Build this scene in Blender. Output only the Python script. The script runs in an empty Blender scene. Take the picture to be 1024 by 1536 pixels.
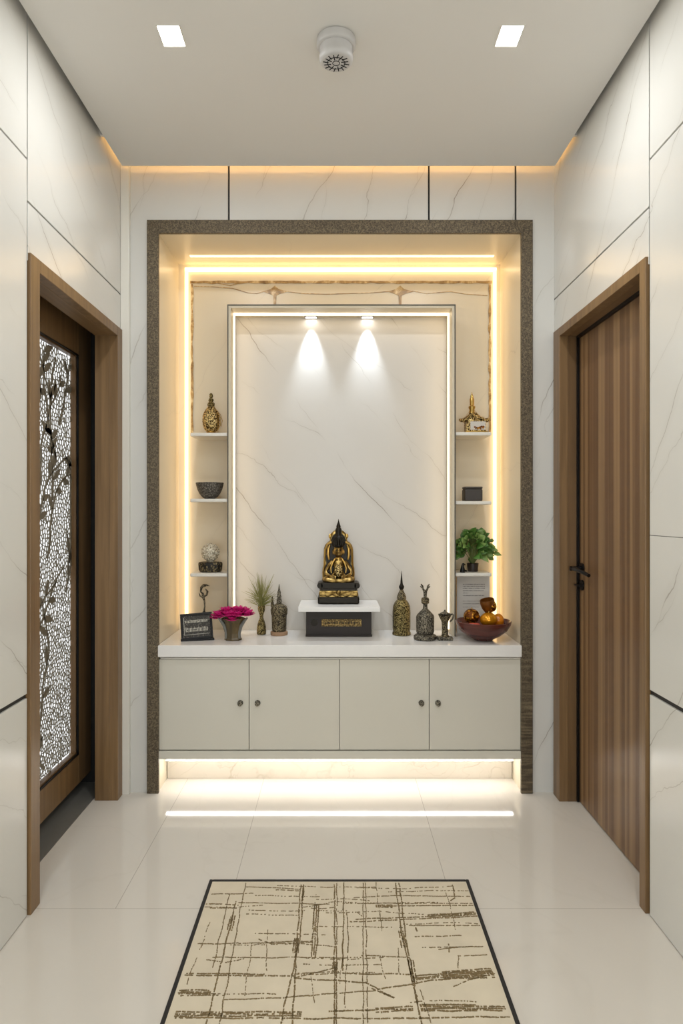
import bpy, bmesh, math, random
from mathutils import Vector, Matrix, Euler, noise, geometry
random.seed(7)
PI = math.pi
COL = bpy.context.scene.collection
H = 1.35                      # eye height

def wp(px, py, Y):            # a point of the photograph at its real distance Y
    return Vector(((px-505)*Y/1024, Y, H-(py-767)*Y/1024))

# ------------------------------------------------------------------ materials
def newmat(name):
    m = bpy.data.materials.new(name); m.use_nodes = True
    nt = m.node_tree; b = nt.nodes['Principled BSDF']
    return m, nt, b
def N(nt, t, **k):
    n = nt.nodes.new(t)
    for a, v in k.items():
        if a.startswith('i_'):
            n.inputs[a[2:].replace('_', ' ')].default_value = v
        else: setattr(n, a, v)
    return n
def L(nt, a, b): nt.links.new(a, b)
def rgb(r, g, b):             # sRGB 0-255 to linear
    f = lambda c: (c/255/12.92) if c/255 <= .04045 else ((c/255+.055)/1.055)**2.4
    return (f(r), f(g), f(b), 1)
def mathn(nt, op, a, b=None, clamp=False):
    n = nt.nodes.new('ShaderNodeMath'); n.operation = op; n.use_clamp = clamp
    for i, v in enumerate((a, b)):
        if v is None: continue
        if isinstance(v, (int, float)): n.inputs[i].default_value = v
        else: L(nt, v, n.inputs[i])
    return n.outputs[0]
def mixc(nt, f, a, b):
    n = nt.nodes.new('ShaderNodeMix'); n.data_type = 'RGBA'
    for s, v in ((n.inputs[0], f), (n.inputs[6], a), (n.inputs[7], b)):
        if isinstance(v, (tuple, int, float)): s.default_value = v
        else: L(nt, v, s)
    return n.outputs[2]
def mapping(nt, rot=(0,0,0), scale=(1,1,1), loc=(0,0,0)):
    tc = N(nt, 'ShaderNodeTexCoord'); mp = N(nt, 'ShaderNodeMapping')
    mp.inputs['Rotation'].default_value = rot; mp.inputs['Scale'].default_value = scale
    mp.inputs['Location'].default_value = loc
    L(nt, tc.outputs['Object'], mp.inputs['Vector']); return mp.outputs[0]
def plain(name, c, rough=.5, metal=0, noise_amt=.06, scale=30, bump=0, **k):
    m, nt, b = newmat(name)
    v = mapping(nt)
    n = N(nt, 'ShaderNodeTexNoise', i_Scale=scale, i_Detail=4.0); L(nt, v, n.inputs['Vector'])
    d = tuple(x*(1-noise_amt*2) for x in c[:3])+(1,)
    u = tuple(min(1, x*(1+noise_amt)) for x in c[:3])+(1,)
    L(nt, mixc(nt, n.outputs[0], d, u), b.inputs['Base Color'])
    b.inputs['Roughness'].default_value = rough; b.inputs['Metallic'].default_value = metal
    if bump:
        bp = N(nt, 'ShaderNodeBump', i_Strength=bump, i_Distance=.002)
        L(nt, n.outputs[0], bp.inputs['Height']); L(nt, bp.outputs[0], b.inputs['Normal'])
    for a, v2 in k.items(): b.inputs[a.replace('_', ' ')].default_value = v2
    return m
def marble(name, base, vein, rot, axis=0, rough=.22, veins=((1.1,.0024,.8,0),(1.9,.0016,.6,.35)), cloud=.03, loc=(0,0,0), wob=.55):
    m, nt, b = newmat(name)
    v = mapping(nt, rot, (1,1,1), loc); v.node.vector_type = 'TEXTURE'
    cl = N(nt, 'ShaderNodeTexNoise', i_Scale=2.2, i_Detail=5.0); L(nt, v, cl.inputs['Vector'])
    col = mixc(nt, cl.outputs[0], tuple(x*(1-cloud*2) for x in base[:3])+(1,), tuple(min(1,x*(1+cloud)) for x in base[:3])+(1,))
    sp = N(nt, 'ShaderNodeSeparateXYZ'); L(nt, v, sp.inputs[0])
    for i, (fr, w, st, lean) in enumerate(veins):     # long thin wandering veins at uneven spacing
        n = N(nt, 'ShaderNodeTexNoise', i_Scale=1.5+i, i_Detail=5.0, i_Roughness=.5)
        ad = N(nt, 'ShaderNodeVectorMath', operation='ADD'); ad.inputs[1].default_value = (i*7.3+1.1, i*3.7, i*5.1)
        L(nt, v, ad.inputs[0]); L(nt, ad.outputs[0], n.inputs['Vector'])
        c = mathn(nt, 'ADD', mathn(nt, 'MULTIPLY', sp.outputs[axis], fr*2), mathn(nt, 'MULTIPLY', sp.outputs[2], fr*lean))
        c = mathn(nt, 'ADD', c, mathn(nt, 'MULTIPLY', n.outputs[0], wob*fr))
        vo = N(nt, 'ShaderNodeTexVoronoi', voronoi_dimensions='1D', feature='DISTANCE_TO_EDGE', i_Scale=1.0)
        vo.inputs['Scale'].default_value = 1.0; vo.inputs['Randomness'].default_value = 1.0
        L(nt, mathn(nt, 'ADD', c, i*13.7), vo.inputs['W'])
        d = mathn(nt, 'DIVIDE', vo.outputs['Distance'], 2*fr)
        ln = mathn(nt, 'SUBTRACT', 1.0, mathn(nt, 'DIVIDE', d, w), True)
        soft = mathn(nt, 'MULTIPLY', mathn(nt, 'SUBTRACT', 1.0, mathn(nt, 'DIVIDE', d, w*12), True), .12)
        mk = N(nt, 'ShaderNodeTexNoise', i_Scale=2.6, i_Detail=2.0)
        ad2 = N(nt, 'ShaderNodeVectorMath', operation='ADD'); ad2.inputs[1].default_value = (i*2+9, 4, i)
        L(nt, v, ad2.inputs[0]); L(nt, ad2.outputs[0], mk.inputs['Vector'])
        msk = mathn(nt, 'MULTIPLY', mathn(nt, 'SUBTRACT', mk.outputs[0], .45), 5.0, True)
        f = mathn(nt, 'MULTIPLY', mathn(nt, 'MULTIPLY', mathn(nt, 'ADD', ln, soft, True), msk), st)
        col = mixc(nt, f, col, vein)
    L(nt, col, b.inputs['Base Color'])
    b.inputs['Roughness'].default_value = rough
    return m
def wood(name, c1, c2, scale=(40,40,1.5), rough=.4, bands=None):
    m, nt, b = newmat(name)
    v = mapping(nt, scale=scale)
    n = N(nt, 'ShaderNodeTexNoise', i_Scale=1.0, i_Detail=6.0, i_Roughness=.6, i_Distortion=.3); L(nt, v, n.inputs['Vector'])
    rp = N(nt, 'ShaderNodeValToRGB'); rp.color_ramp.elements[0].position = .3; rp.color_ramp.elements[1].position = .7
    rp.color_ramp.elements[0].color = c1; rp.color_ramp.elements[1].color = c2
    L(nt, n.outputs[0], rp.inputs[0]); col = rp.outputs[0]
    if bands:
        v2 = mapping(nt, scale=(0, bands, .08))
        w = N(nt, 'ShaderNodeTexNoise', i_Scale=1.0, i_Detail=1.0, i_Roughness=.4); L(nt, v2, w.inputs['Vector'])
        r2 = N(nt, 'ShaderNodeValToRGB'); e = r2.color_ramp.elements
        e[0].position = .44; e[1].position = .56; e[0].color = (.62,.53,.46,1); e[1].color = (1.15,1.16,1.12,1)
        L(nt, w.outputs[0], r2.inputs[0])
        mx = N(nt, 'ShaderNodeMix', data_type='RGBA', blend_type='MULTIPLY'); mx.inputs[0].default_value = 1
        L(nt, col, mx.inputs[6]); L(nt, r2.outputs[0], mx.inputs[7]); col = mx.outputs[2]
    L(nt, col, b.inputs['Base Color']); b.inputs['Roughness'].default_value = rough
    bp = N(nt, 'ShaderNodeBump', i_Strength=.12, i_Distance=.001); L(nt, n.outputs[0], bp.inputs['Height']); L(nt, bp.outputs[0], b.inputs['Normal'])
    return m
def filigree(name, c1, c2, scale, rough=.35, metal=.9, bump=.8, pos=(.25,.55), kind='F1'):
    m, nt, b = newmat(name)
    v = mapping(nt)
    n = N(nt, 'ShaderNodeTexNoise', i_Scale=scale*.6, i_Detail=2.0); L(nt, v, n.inputs['Vector'])
    mx = N(nt, 'ShaderNodeMix', data_type='VECTOR'); mx.inputs[0].default_value = .02
    L(nt, v, mx.inputs[4]); L(nt, n.outputs[1], mx.inputs[5])
    vo = N(nt, 'ShaderNodeTexVoronoi', feature=kind, i_Scale=scale); L(nt, mx.outputs[1], vo.inputs['Vector'])
    rp = N(nt, 'ShaderNodeValToRGB'); e = rp.color_ramp.elements
    e[0].position, e[1].position = pos; e[0].color = c1; e[1].color = c2
    L(nt, vo.outputs[0], rp.inputs[0]); L(nt, rp.outputs[0], b.inputs['Base Color'])
    b.inputs['Roughness'].default_value = rough; b.inputs['Metallic'].default_value = metal
    bp = N(nt, 'ShaderNodeBump', i_Strength=bump, i_Distance=.003, invert=True); L(nt, vo.outputs[0], bp.inputs['Height']); L(nt, bp.outputs[0], b.inputs['Normal'])
    return m
def emit(name, c, s):
    m, nt, b = newmat(name)
    nt.nodes.remove(b); e = N(nt, 'ShaderNodeEmission'); e.inputs[0].default_value = c; e.inputs[1].default_value = s
    L(nt, e.outputs[0], nt.nodes['Material Output'].inputs[0]); return m

VEIN = rgb(138,128,112)
WB = rgb(217,215,208)
M = {}
M['marble_side_l'] = marble('marble_side_left', WB, VEIN, (math.radians(54),0,0), 1, loc=(0,.6,.3))
M['marble_side_r'] = marble('marble_side_right', WB, VEIN, (math.radians(40),0,0), 1, loc=(2,.2,1.3), veins=((1.3,.0024,.85,0),(2.2,.0018,.7,.35)))
M['marble_back'] = marble('marble_back', rgb(214,212,206), VEIN, (0,math.radians(28),0), 0, loc=(.4,0,.9), veins=((2.0,.0026,.9,0),(2.6,.0018,.7,.4)))
M['marble_niche'] = marble('marble_niche', rgb(229,218,194), rgb(170,158,138), (0,math.radians(35),0), 0, rough=.3, loc=(3,0,1), veins=((1.3,.0012,.4,0),))
M['marble_slab'] = marble('marble_slab', rgb(208,203,195), rgb(142,130,112), (0,math.radians(-38),0), 0, rough=.3, veins=((1.7,.0026,.95,0),(1.9,.0018,.8,.5)), loc=(1.7,0,.35), wob=.5)
M['marble_plinth'] = marble('marble_plinth', rgb(206,196,180), rgb(150,135,112), (0,math.radians(60),0), 0, veins=((5,.006,.5,0),(9,.004,.5,.5)), cloud=.14, wob=2)
M['ceiling'] = plain('ceiling_paint', rgb(226,223,217), .6, noise_amt=.01, scale=3)
M['white'] = plain('white_lacquer', rgb(226,222,212), .28, noise_amt=.008, scale=5)
M['cab'] = plain('cabinet_lacquer', rgb(208,203,189), .3, noise_amt=.008, scale=5)
M['counter'] = plain('counter_quartz', rgb(232,229,224), .18, noise_amt=.015, scale=40)
M['lining'] = plain('cream_lining', rgb(214,201,175), .4, noise_amt=.01)
M['joint'] = plain('joint_black', rgb(38,36,34), .6)
M['walnut'] = wood('walnut', rgb(106,80,50), rgb(136,106,70))
M['walnut_h'] = wood('walnut_across', rgb(106,80,50), rgb(136,106,70), (40,1.5,40))
M['walnut_dark'] = wood('walnut_darker', rgb(92,68,40), rgb(116,88,56))  # darker walnut tone for the glazing bead and right jamb
M['stripe'] = wood('striped_veneer', rgb(122,94,64), rgb(142,112,80), (20,60,.7), bands=17)
M['black'] = plain('black_metal', rgb(24,23,23), .3, metal=.6)
M['dark'] = plain('dark_rubber', rgb(20,19,18), .8)
M['sill'] = plain('grey_stone_sill', rgb(112,110,104), .35, scale=18)
M['bronze'] = plain('bronze_screen', rgb(128,120,104), .45, metal=.2)
M['steel'] = plain('brushed_steel', rgb(84,80,74), .35, metal=.7)
M['led'] = emit('warm_led', (1,.66,.31,1), 2.9)
M['led_top'] = emit('warm_led_soffit', (1,.68,.33,1), 4.4)
M['led_in'] = emit('warm_led_inner', (1,.77,.47,1), 3.6)
M['led_cool'] = emit('under_cabinet_led', (1,.96,.91,1), 18.0)
M['lamp'] = emit('downlight_diffuser', (1,.97,.93,1), 14)
M['cove'] = emit('cove_led', (1,.58,.22,1), 15)
M['window'] = emit('backlit_frosted_glass', (.95,.98,1,1), 1.25)
M['plastic'] = plain('white_plastic', rgb(196,193,190), .4, noise_amt=.01)
M['gold'] = plain('polished_gold', rgb(200,164,92), .28, metal=1, scale=60, bump=.3)
M['goldfil'] = filigree('gold_filigree', rgb(244,216,150), rgb(62,42,16), 150, pos=(.3,.62))
M['goldfil_fine'] = filigree('gold_filigree_fine', rgb(186,168,112), rgb(46,38,22), 190, pos=(.26,.64))
M['silverfil'] = filigree('dull_silver_filigree', rgb(160,146,112), rgb(42,35,26), 180, rough=.45, pos=(.26,.64), metal=.6)
M['pewter'] = filigree('pewter_relief', rgb(160,152,132), rgb(42,38,32), 180, rough=.45, pos=(.25,.66), metal=.6)
M['antique'] = filigree('antique_brass_body', rgb(206,174,106), rgb(96,74,36), 45, rough=.3, metal=.95, bump=.35, pos=(.1,.8))
M['blackbrass'] = plain('blackened_brass', rgb(34,29,21), .35, metal=.7, scale=50)
M['crystal'] = filigree('beaded_crystal', rgb(236,228,208), rgb(150,138,112), 130, rough=.2, metal=0, pos=(.3,.8))
M['darkcarve'] = filigree('dark_carved_wood', rgb(130,114,80), rgb(24,20,14), 90, rough=.5, metal=.2)
M['greybowl'] = filigree('grey_woven_bowl', rgb(140,134,122), rgb(64,60,54), 160, rough=.6, metal=.1)
M['cube'] = plain('charcoal_ceramic', rgb(62,56,52), .5)
M['pedwood'] = plain('dark_lacquered_wood', rgb(36,26,20), .55, scale=12)
M['plaque'] = filigree('brass_plaque', rgb(190,162,104), rgb(112,90,52), 120, rough=.4, metal=.7)
M['magenta'] = plain('magenta_petal', rgb(206,14,118), .5, noise_amt=.18, scale=50)
M['redwood'] = wood('red_lacquered_wood', rgb(70,32,25), rgb(106,52,42), (5,5,40), rough=.25)
M['fruit'] = plain('golden_glass_fruit', rgb(222,150,24), .18, metal=.55, noise_amt=.2, scale=25)
M['amber'] = filigree('amber_openwork', rgb(226,160,50), rgb(104,56,10), 70, rough=.2, metal=.7)
M['orange'] = plain('orange_glaze', rgb(214,128,24), .2, noise_amt=.1)
M['pinkfruit'] = plain('pink_petals', rgb(206,84,64), .5, noise_amt=.15)
M['leaf'] = plain('green_leaf', rgb(84,126,52), .4, noise_amt=.3, scale=22)
M['leaf2'] = plain('light_green_leaf', rgb(136,166,88), .4, noise_amt=.3, scale=22)
M['stem'] = plain('green_stem', rgb(96,108,52), .5)
M['grass'] = plain('olive_grass', rgb(150,148,84), .55, noise_amt=.3, scale=40)
M['pot'] = plain('dark_brown_pot', rgb(40,30,24), .3)
M['brownbowl'] = wood('brown_glazed_bowl', rgb(46,38,22), rgb(98,80,44), (30,30,4), rough=.25)
M['greyglaze'] = plain('grey_glaze', rgb(110,110,104), .25)
M['card'] = plain('white_card', rgb(214,210,204), .6, noise_amt=.01)
M['ink'] = plain('grey_ink', rgb(96,92,88), .8)
M['photo_dark'] = filigree('dark_group_picture', rgb(44,40,34), rgb(150,144,128), 170, rough=.6, metal=0, bump=0, pos=(.62,1.0))
M['whiteink'] = plain('pale_print', rgb(198,194,180), .7)
M['rug'] = plain('rug_wool', rgb(214,202,178), .95, noise_amt=.09, scale=9, bump=.2)
M['stitch'] = plain('brown_stitching', rgb(136,116,80), .95, noise_amt=.25, scale=60)
M['rugedge'] = plain('black_binding', rgb(34,31,29), .8)
M['porcelain'] = plain('white_porcelain', rgb(210,204,196), .25)

def onyx():
    m, nt, b = newmat('brown_onyx')
    v = mapping(nt, scale=(3,3,3))
    n = N(nt, 'ShaderNodeTexNoise', i_Scale=4.0, i_Detail=8.0, i_Roughness=.7, i_Distortion=1.5); L(nt, v, n.inputs['Vector'])
    rp = N(nt, 'ShaderNodeValToRGB'); e = rp.color_ramp.elements
    e[0].position = .35; e[0].color = rgb(120,92,52); e[1].position = .66; e[1].color = rgb(232,212,168)
    x = rp.color_ramp.elements.new(.52); x.color = rgb(182,150,98)
    L(nt, n.outputs[0], rp.inputs[0]); L(nt, rp.outputs[0], b.inputs['Base Color']); b.inputs['Roughness'].default_value = .3
    return m
M['onyx'] = onyx()

def stone():
    m, nt, b = newmat('bronze_brown_chiselled_stone')
    v = mapping(nt)
    n = N(nt, 'ShaderNodeTexNoise', i_Scale=150.0, i_Detail=4.0, i_Roughness=.7, i_Distortion=.8); L(nt, v, n.inputs['Vector'])
    v2 = mapping(nt, scale=(8,8,70)); w = N(nt, 'ShaderNodeTexNoise', i_Scale=1.0, i_Detail=5.0); L(nt, v2, w.inputs['Vector'])
    tc = N(nt, 'ShaderNodeTexCoord'); sp = N(nt, 'ShaderNodeSeparateXYZ'); L(nt, tc.outputs['Object'], sp.inputs[0])
    low = mathn(nt, 'MULTIPLY', mathn(nt, 'SUBTRACT', .95, sp.outputs[2]), 1.6, True)   # courses of coarser chiselling near the foot
    right = mathn(nt, 'GREATER_THAN', sp.outputs[0], 0.0)
    f = mathn(nt, 'MULTIPLY', mathn(nt, 'MULTIPLY', low, right), .75)
    mx = mixc(nt, f, n.outputs[0], w.outputs[0])
    big = N(nt, 'ShaderNodeTexNoise', i_Scale=9.0, i_Detail=3.0); L(nt, v, big.inputs['Vector'])
    rp = N(nt, 'ShaderNodeValToRGB'); e = rp.color_ramp.elements
    e[0].position = .42; e[0].color = rgb(58,48,36); e[1].position = .68; e[1].color = rgb(150,134,104)
    L(nt, mx, rp.inputs[0])
    c = mixc(nt, mathn(nt, 'MULTIPLY', big.outputs[0], .6), rp.outputs[0], rgb(88,76,58))
    L(nt, c, b.inputs['Base Color']); b.inputs['Roughness'].default_value = .45; b.inputs['Metallic'].default_value = .25
    bp = N(nt, 'ShaderNodeBump', i_Strength=.6, i_Distance=.003); L(nt, mx, bp.inputs['Height']); L(nt, bp.outputs[0], b.inputs['Normal'])
    return m
M['stone'] = stone()

def floor_mat():
    m, nt, b = newmat('polished_porcelain_floor')
    tc = N(nt, 'ShaderNodeTexCoord'); sp = N(nt, 'ShaderNodeSeparateXYZ'); L(nt, tc.outputs['Object'], sp.inputs[0])
    X, Y = sp.outputs[0], sp.outputs[1]
    def line(c, at, w): return mathn(nt, 'LESS_THAN', mathn(nt, 'ABSOLUTE', mathn(nt, 'SUBTRACT', c, at)), w)
    far = mathn(nt, 'GREATER_THAN', Y, 2.32)
    vs = None
    for a in (-.752, -.368, .397):
        l = line(X, a, .0013); vs = l if vs is None else mathn(nt, 'MAXIMUM', vs, l)
    vs = mathn(nt, 'MULTIPLY', vs, far)
    hs = line(Y, 2.32, .0013)
    for a in (1.55, .78, 0., -.77): hs = mathn(nt, 'MAXIMUM', hs, line(Y, a, .0013))
    j = mathn(nt, 'MULTIPLY', mathn(nt, 'MAXIMUM', vs, hs), .5)
    v = mapping(nt, (0,0,.5), (1,.5,1))
    n = N(nt, 'ShaderNodeTexNoise', i_Scale=1.8, i_Detail=5.0); L(nt, v, n.inputs['Vector'])
    c = mixc(nt, n.outputs[0], rgb(206,199,187), rgb(220,214,204))
    n2 = N(nt, 'ShaderNodeTexNoise', i_Scale=1.7, i_Detail=5.0, i_Distortion=.6); L(nt, v, n2.inputs['Vector'])
    d = mathn(nt, 'ABSOLUTE', mathn(nt, 'SUBTRACT', n2.outputs[0], .5))
    ln = mathn(nt, 'MULTIPLY', mathn(nt, 'SUBTRACT', 1.0, mathn(nt, 'DIVIDE', d, .01), True), .06)
    c = mixc(nt, ln, c, rgb(170,158,140))
    c = mixc(nt, j, c, rgb(128,118,104))
    L(nt, c, b.inputs['Base Color']); b.inputs['Roughness'].default_value = .07
    b.inputs['IOR'].default_value = 1.5
    return m
M['floor'] = floor_mat()

# ------------------------------------------------------------------ mesh helpers
class MB:
    def __init__(s): s.bm = bmesh.new()
    def box(s, x0, x1, y0, y1, z0, z1, rot=None, pivot=None):
        r = bmesh.ops.create_cube(s.bm, size=1)['verts']
        c = Vector(((x0+x1)/2, (y0+y1)/2, (z0+z1)/2))
        for v in r: v.co = Vector((v.co.x*(x1-x0), v.co.y*(y1-y0), v.co.z*(z1-z0)))+c
        if rot is not None:
            pv = Vector(pivot) if pivot is not None else c
            R = Euler(rot).to_matrix()
            for v in r: v.co = R@(v.co-pv)+pv
        return s
    def lathe(s, prof, c=(0,0,0), seg=32, mod=None, sy=1.0, cap=True):
        c = Vector(c); rings = []
        for r, z in prof:
            ring = []
            for i in range(seg):
                a = 2*PI*i/seg; rr = r*(mod(a, z) if mod else 1)
                ring.append(s.bm.verts.new(c+Vector((rr*math.cos(a), rr*math.sin(a)*sy, z))))
            rings.append(ring)
        for a, b in zip(rings, rings[1:]):
            for i in range(seg): s.bm.faces.new((a[i], a[(i+1)%seg], b[(i+1)%seg], b[i]))
        if cap:
            s.bm.faces.new(rings[0][::-1]); s.bm.faces.new(rings[-1])
        return s
    def tube(s, pts, rad, seg=8, cap=True):
        pts = [Vector(p) for p in pts]; n = len(pts)
        rad = rad if isinstance(rad, (list, tuple)) else [rad]*n
        rings = []; up = Vector((0,0,1))
        for i, p in enumerate(pts):
            t = (pts[min(i+1,n-1)]-pts[max(i-1,0)]).normalized()
            u = t.cross(up)
            if u.length < 1e-3: u = t.cross(Vector((1,0,0)))
            u.normalize(); w = t.cross(u); up = -w if abs(w.z) > .2 or True else up
            rings.append([s.bm.verts.new(p+rad[i]*(math.cos(2*PI*k/seg)*u+math.sin(2*PI*k/seg)*w)) for k in range(seg)])
        for a, b in zip(rings, rings[1:]):
            for k in range(seg): s.bm.faces.new((a[k], a[(k+1)%seg], b[(k+1)%seg], b[k]))
        if cap: s.bm.faces.new(rings[0][::-1]); s.bm.faces.new(rings[-1])
        return s
    def ball(s, c, r, sc=(1,1,1), sub=3):
        vs = bmesh.ops.create_icosphere(s.bm, subdivisions=sub, radius=r)['verts']
        for v in vs: v.co = Vector((v.co.x*sc[0], v.co.y*sc[1], v.co.z*sc[2]))+Vector(c)
        return s
    def prism(s, pts, y0, y1):        # outline in x,z given thickness along y
        a = [s.bm.verts.new((p[0], y0, p[1])) for p in pts]; b = [s.bm.verts.new((p[0], y1, p[1])) for p in pts]
        s.bm.faces.new(a); s.bm.faces.new(b[::-1]); n = len(pts)
        for i in range(n): s.bm.faces.new((a[i], b[i], b[(i+1)%n], a[(i+1)%n]))
        return s
    def plate(s, pts, z0, z1):
        a = [s.bm.verts.new((p[0], p[1], z0)) for p in pts]; b = [s.bm.verts.new((p[0], p[1], z1)) for p in pts]
        s.bm.faces.new(a[::-1]); s.bm.faces.new(b); n = len(pts)
        for i in range(n): s.bm.faces.new((a[i], a[(i+1)%n], b[(i+1)%n], b[i]))
        return s
    def build(s, name, mat, parent=None, bevel=0, smooth=False, mods=(), loc=None, segs=2):
        bmesh.ops.recalc_face_normals(s.bm, faces=s.bm.faces)
        me = bpy.data.meshes.new(name); s.bm.to_mesh(me); s.bm.free()
        me.materials.append(M[mat] if isinstance(mat, str) else mat)
        o = bpy.data.objects.new(name, me); COL.objects.link(o)
        if smooth:
            for p in me.polygons: p.use_smooth = True
            try: me.set_sharp_from_angle(angle=math.radians(40))
            except Exception: pass
        if bevel:
            b = o.modifiers.new('bevel', 'BEVEL'); b.width = bevel; b.segments = segs; b.limit_method = 'ANGLE'
        for t, kw in mods:
            md = o.modifiers.new(t.lower(), t)
            for k, v in kw.items(): setattr(md, k, v)
        if parent is not None: o.parent = parent
        if loc is not None: o.location = loc
        return o
def thing(name, label, cat, loc=(0,0,0), rz=0, group=None, kind=None):
    o = bpy.data.objects.new(name, None); COL.objects.link(o); o.empty_display_size = .05
    o.location = loc; o.rotation_euler = (0,0,rz)
    return tag(o, label, cat, group, kind)
def tag(o, label=None, cat=None, group=None, kind=None):
    if label: o['label'] = label
    if cat: o['category'] = cat
    if group: o['group'] = group
    if kind: o['kind'] = kind
    return o
def struct(o, label=None): o['kind'] = 'structure'; (label and o.__setitem__('label', label)); return o

# ------------------------------------------------------------------ room shell
XL, XR, YB, YF, ZC = -1.0314, 1.0442, 3.28, -1.6, 2.969
ZT = 3.16
struct(MB().box(XL-.11, XR+.12, YF, 3.75, -.1, 0).build('floor', 'floor'), 'polished cream porcelain tile floor')
# dropped ceiling board with recesses cut for the square downlights
cx0, cx1, cy1 = -1.006, 1.022, 3.20
LX = [-.563, .587]; LY = [2.325, .75, -.6]
cb = MB()
xs = sorted([cx0, cx1]+[v for x in LX for v in (x-.040, x+.040)]); ys = sorted([YF, cy1]+[v for y in LY for v in (y-.054, y+.054)])
for i in range(len(xs)-1):
    for j in range(len(ys)-1):
        if i in (1, 3) and j in (1, 3, 5): continue
        cb.box(xs[i], xs[i+1], ys[j], ys[j+1], ZC, ZC+.018)
bmesh.ops.remove_doubles(cb.bm, verts=cb.bm.verts, dist=1e-5)
inner = [f for f in cb.bm.faces if abs(f.normal.z) < .5 and any(
    g is not f and (g.calc_center_median()-f.calc_center_median()).length < 1e-4 for e in f.edges for g in e.link_faces)]
bmesh.ops.delete(cb.bm, geom=inner, context='FACES_ONLY')
struct(cb.build('ceiling', 'ceiling'), 'dropped white ceiling board')
struct(MB().box(XL-.2, XR+.2, YF-.1, 3.75, ZT, ZT+.08).build('ceiling', 'ceiling'), 'ceiling slab above the dropped board')
g = .0035
def panels(x0, x1, rects):
    mb = MB()
    for (y0, y1, z0, z1) in rects: mb.box(x0, x1, y0+g, y1-g, z0+g, z1-g)
    return mb
dl0, dl1, dlz = 2.281, 3.272, 2.215       # left door casing: along y and top
dr0, dr1, drz = 2.290, 3.262, 2.205
lw = panels(XL-.012, XL, [(YF, 2.277, 0, .731), (YF, 2.277, .739, 2.524), (YF, 2.277, 2.524, ZT),
    (2.277, YB+.004, 2.385, ZT), (2.277, YB+.004, dlz-.03, 2.385)])
struct(lw.build('wall_left', 'marble_side_l', bevel=.001), 'left marble clad wall')
rw = panels(XR, XR+.012, [(YF, 2.283, 0, .742), (YF, 2.283, .751, 1.2727), (YF, 2.283, 1.2673, 2.525), (YF, 2.283, 2.525, ZT),
    (2.283, YB+.004, 2.368, ZT), (2.283, YB+.004, drz-.03, 2.368)])
struct(rw.build('wall_right', 'marble_side_r', bevel=.001), 'right marble clad wall')
# dark joint backing behind the cladding (masonry), with the doorways open
bk = MB()
bk.box(XL-.09, XL-.008, YF, dl0+.02, 0, ZT).box(XL-.09, XL-.008, dl0+.02, YB+.45, dlz-.03, ZT).box(XL-.09, XL-.008, dl1-.01, YB+.45, 0, dlz-.03)
struct(bk.build('trim_1', 'joint'), 'black shadow joints of the left wall')
bk = MB()
bk.box(XR+.008, XR+.06, YF, dr0+.02, 0, ZT).box(XR+.008, XR+.06, dr0+.02, YB+.45, drz-.03, ZT).box(XR+.008, XR+.06, dr1-.01, YB+.45, 0, drz-.03)
struct(bk.build('trim_2', 'joint'), 'black shadow joints of the right wall')
# back wall around the niche
nx0, nx1, nzt = -.8585, .8873, 2.689
YN = 3.706
bw = MB()
gx = [(343-505)*YB/1024, (643-505)*YB/1024, (773-505)*YB/1024]
e = .0045
for a, b in zip([XL]+gx, gx+[XR]):
    bw.box(a+(e if a != XL else 0), b-(e if b != XR else 0), YB, YB+.015, nzt, ZT)
bw.box(XL, nx0, YB, YB+.015, 0, nzt).box(nx1, XR, YB, YB+.015, 0, nzt)
struct(bw.build('wall_back', 'marble_back'), 'back marble wall around the niche')
struct(MB().box(XL, XR, YB+.0151, YB+.03, nzt+.012, ZT).build('trim_3', 'joint'), 'black vertical joints above the niche')
nw = MB()
nw.box(nx0-.02, nx0, YB+.015, YN, 0, nzt).box(nx1, nx1+.02, YB+.015, YN, 0, nzt)
nw.box(nx0-.02, nx1+.02, YB+.015, YN, nzt, nzt+.012).box(nx0-.02, nx1+.02, YN, YN+.04, 0, nzt+.012)
struct(nw.build('wall_niche', 'marble_niche'), 'white marble lined shrine niche')
struct(MB().box(XL+.0005, -.990, 3.252, YB-.0005, 0, ZT-.002).build('trim_4', 'white', bevel=.002), 'white corner strip at the left of the back wall')
struct(MB().box(XL-.2, XR+.2, YF-.1, YF, 0, ZT).build('wall_front', 'ceiling'), 'plain wall behind the viewpoint')

struct(MB().box(XL, XR, 2.97, 2.985, ZC+.0181, ZT).build('wall_light_baffle', 'ceiling'), 'unseen baffle added above the ceiling board to block cove light')  # unseen board added to stop cove light leaking down the side gaps
# stone surround
sy0 = 3.262
xo0, xi0, xi1, xo1 = [(p-505)*sy0/1024 for p in (220, 237.5, 781.5, 799)]
zo, zi = [H-(p-767)*sy0/1024 for p in (329.5, 349.5)]
ss = MB()
ss.prism([(xo0,0),(xi0,0),(xi0,zi),(xi1,zi),(xi1,0),(xo1,0),(xo1,zo),(xo0,zo)], sy0, YB)
tag(ss.build('stone_surround', 'stone', bevel=.002), 'dark bronze-brown chiselled stone border framing the lit niche', 'stone border')

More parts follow.
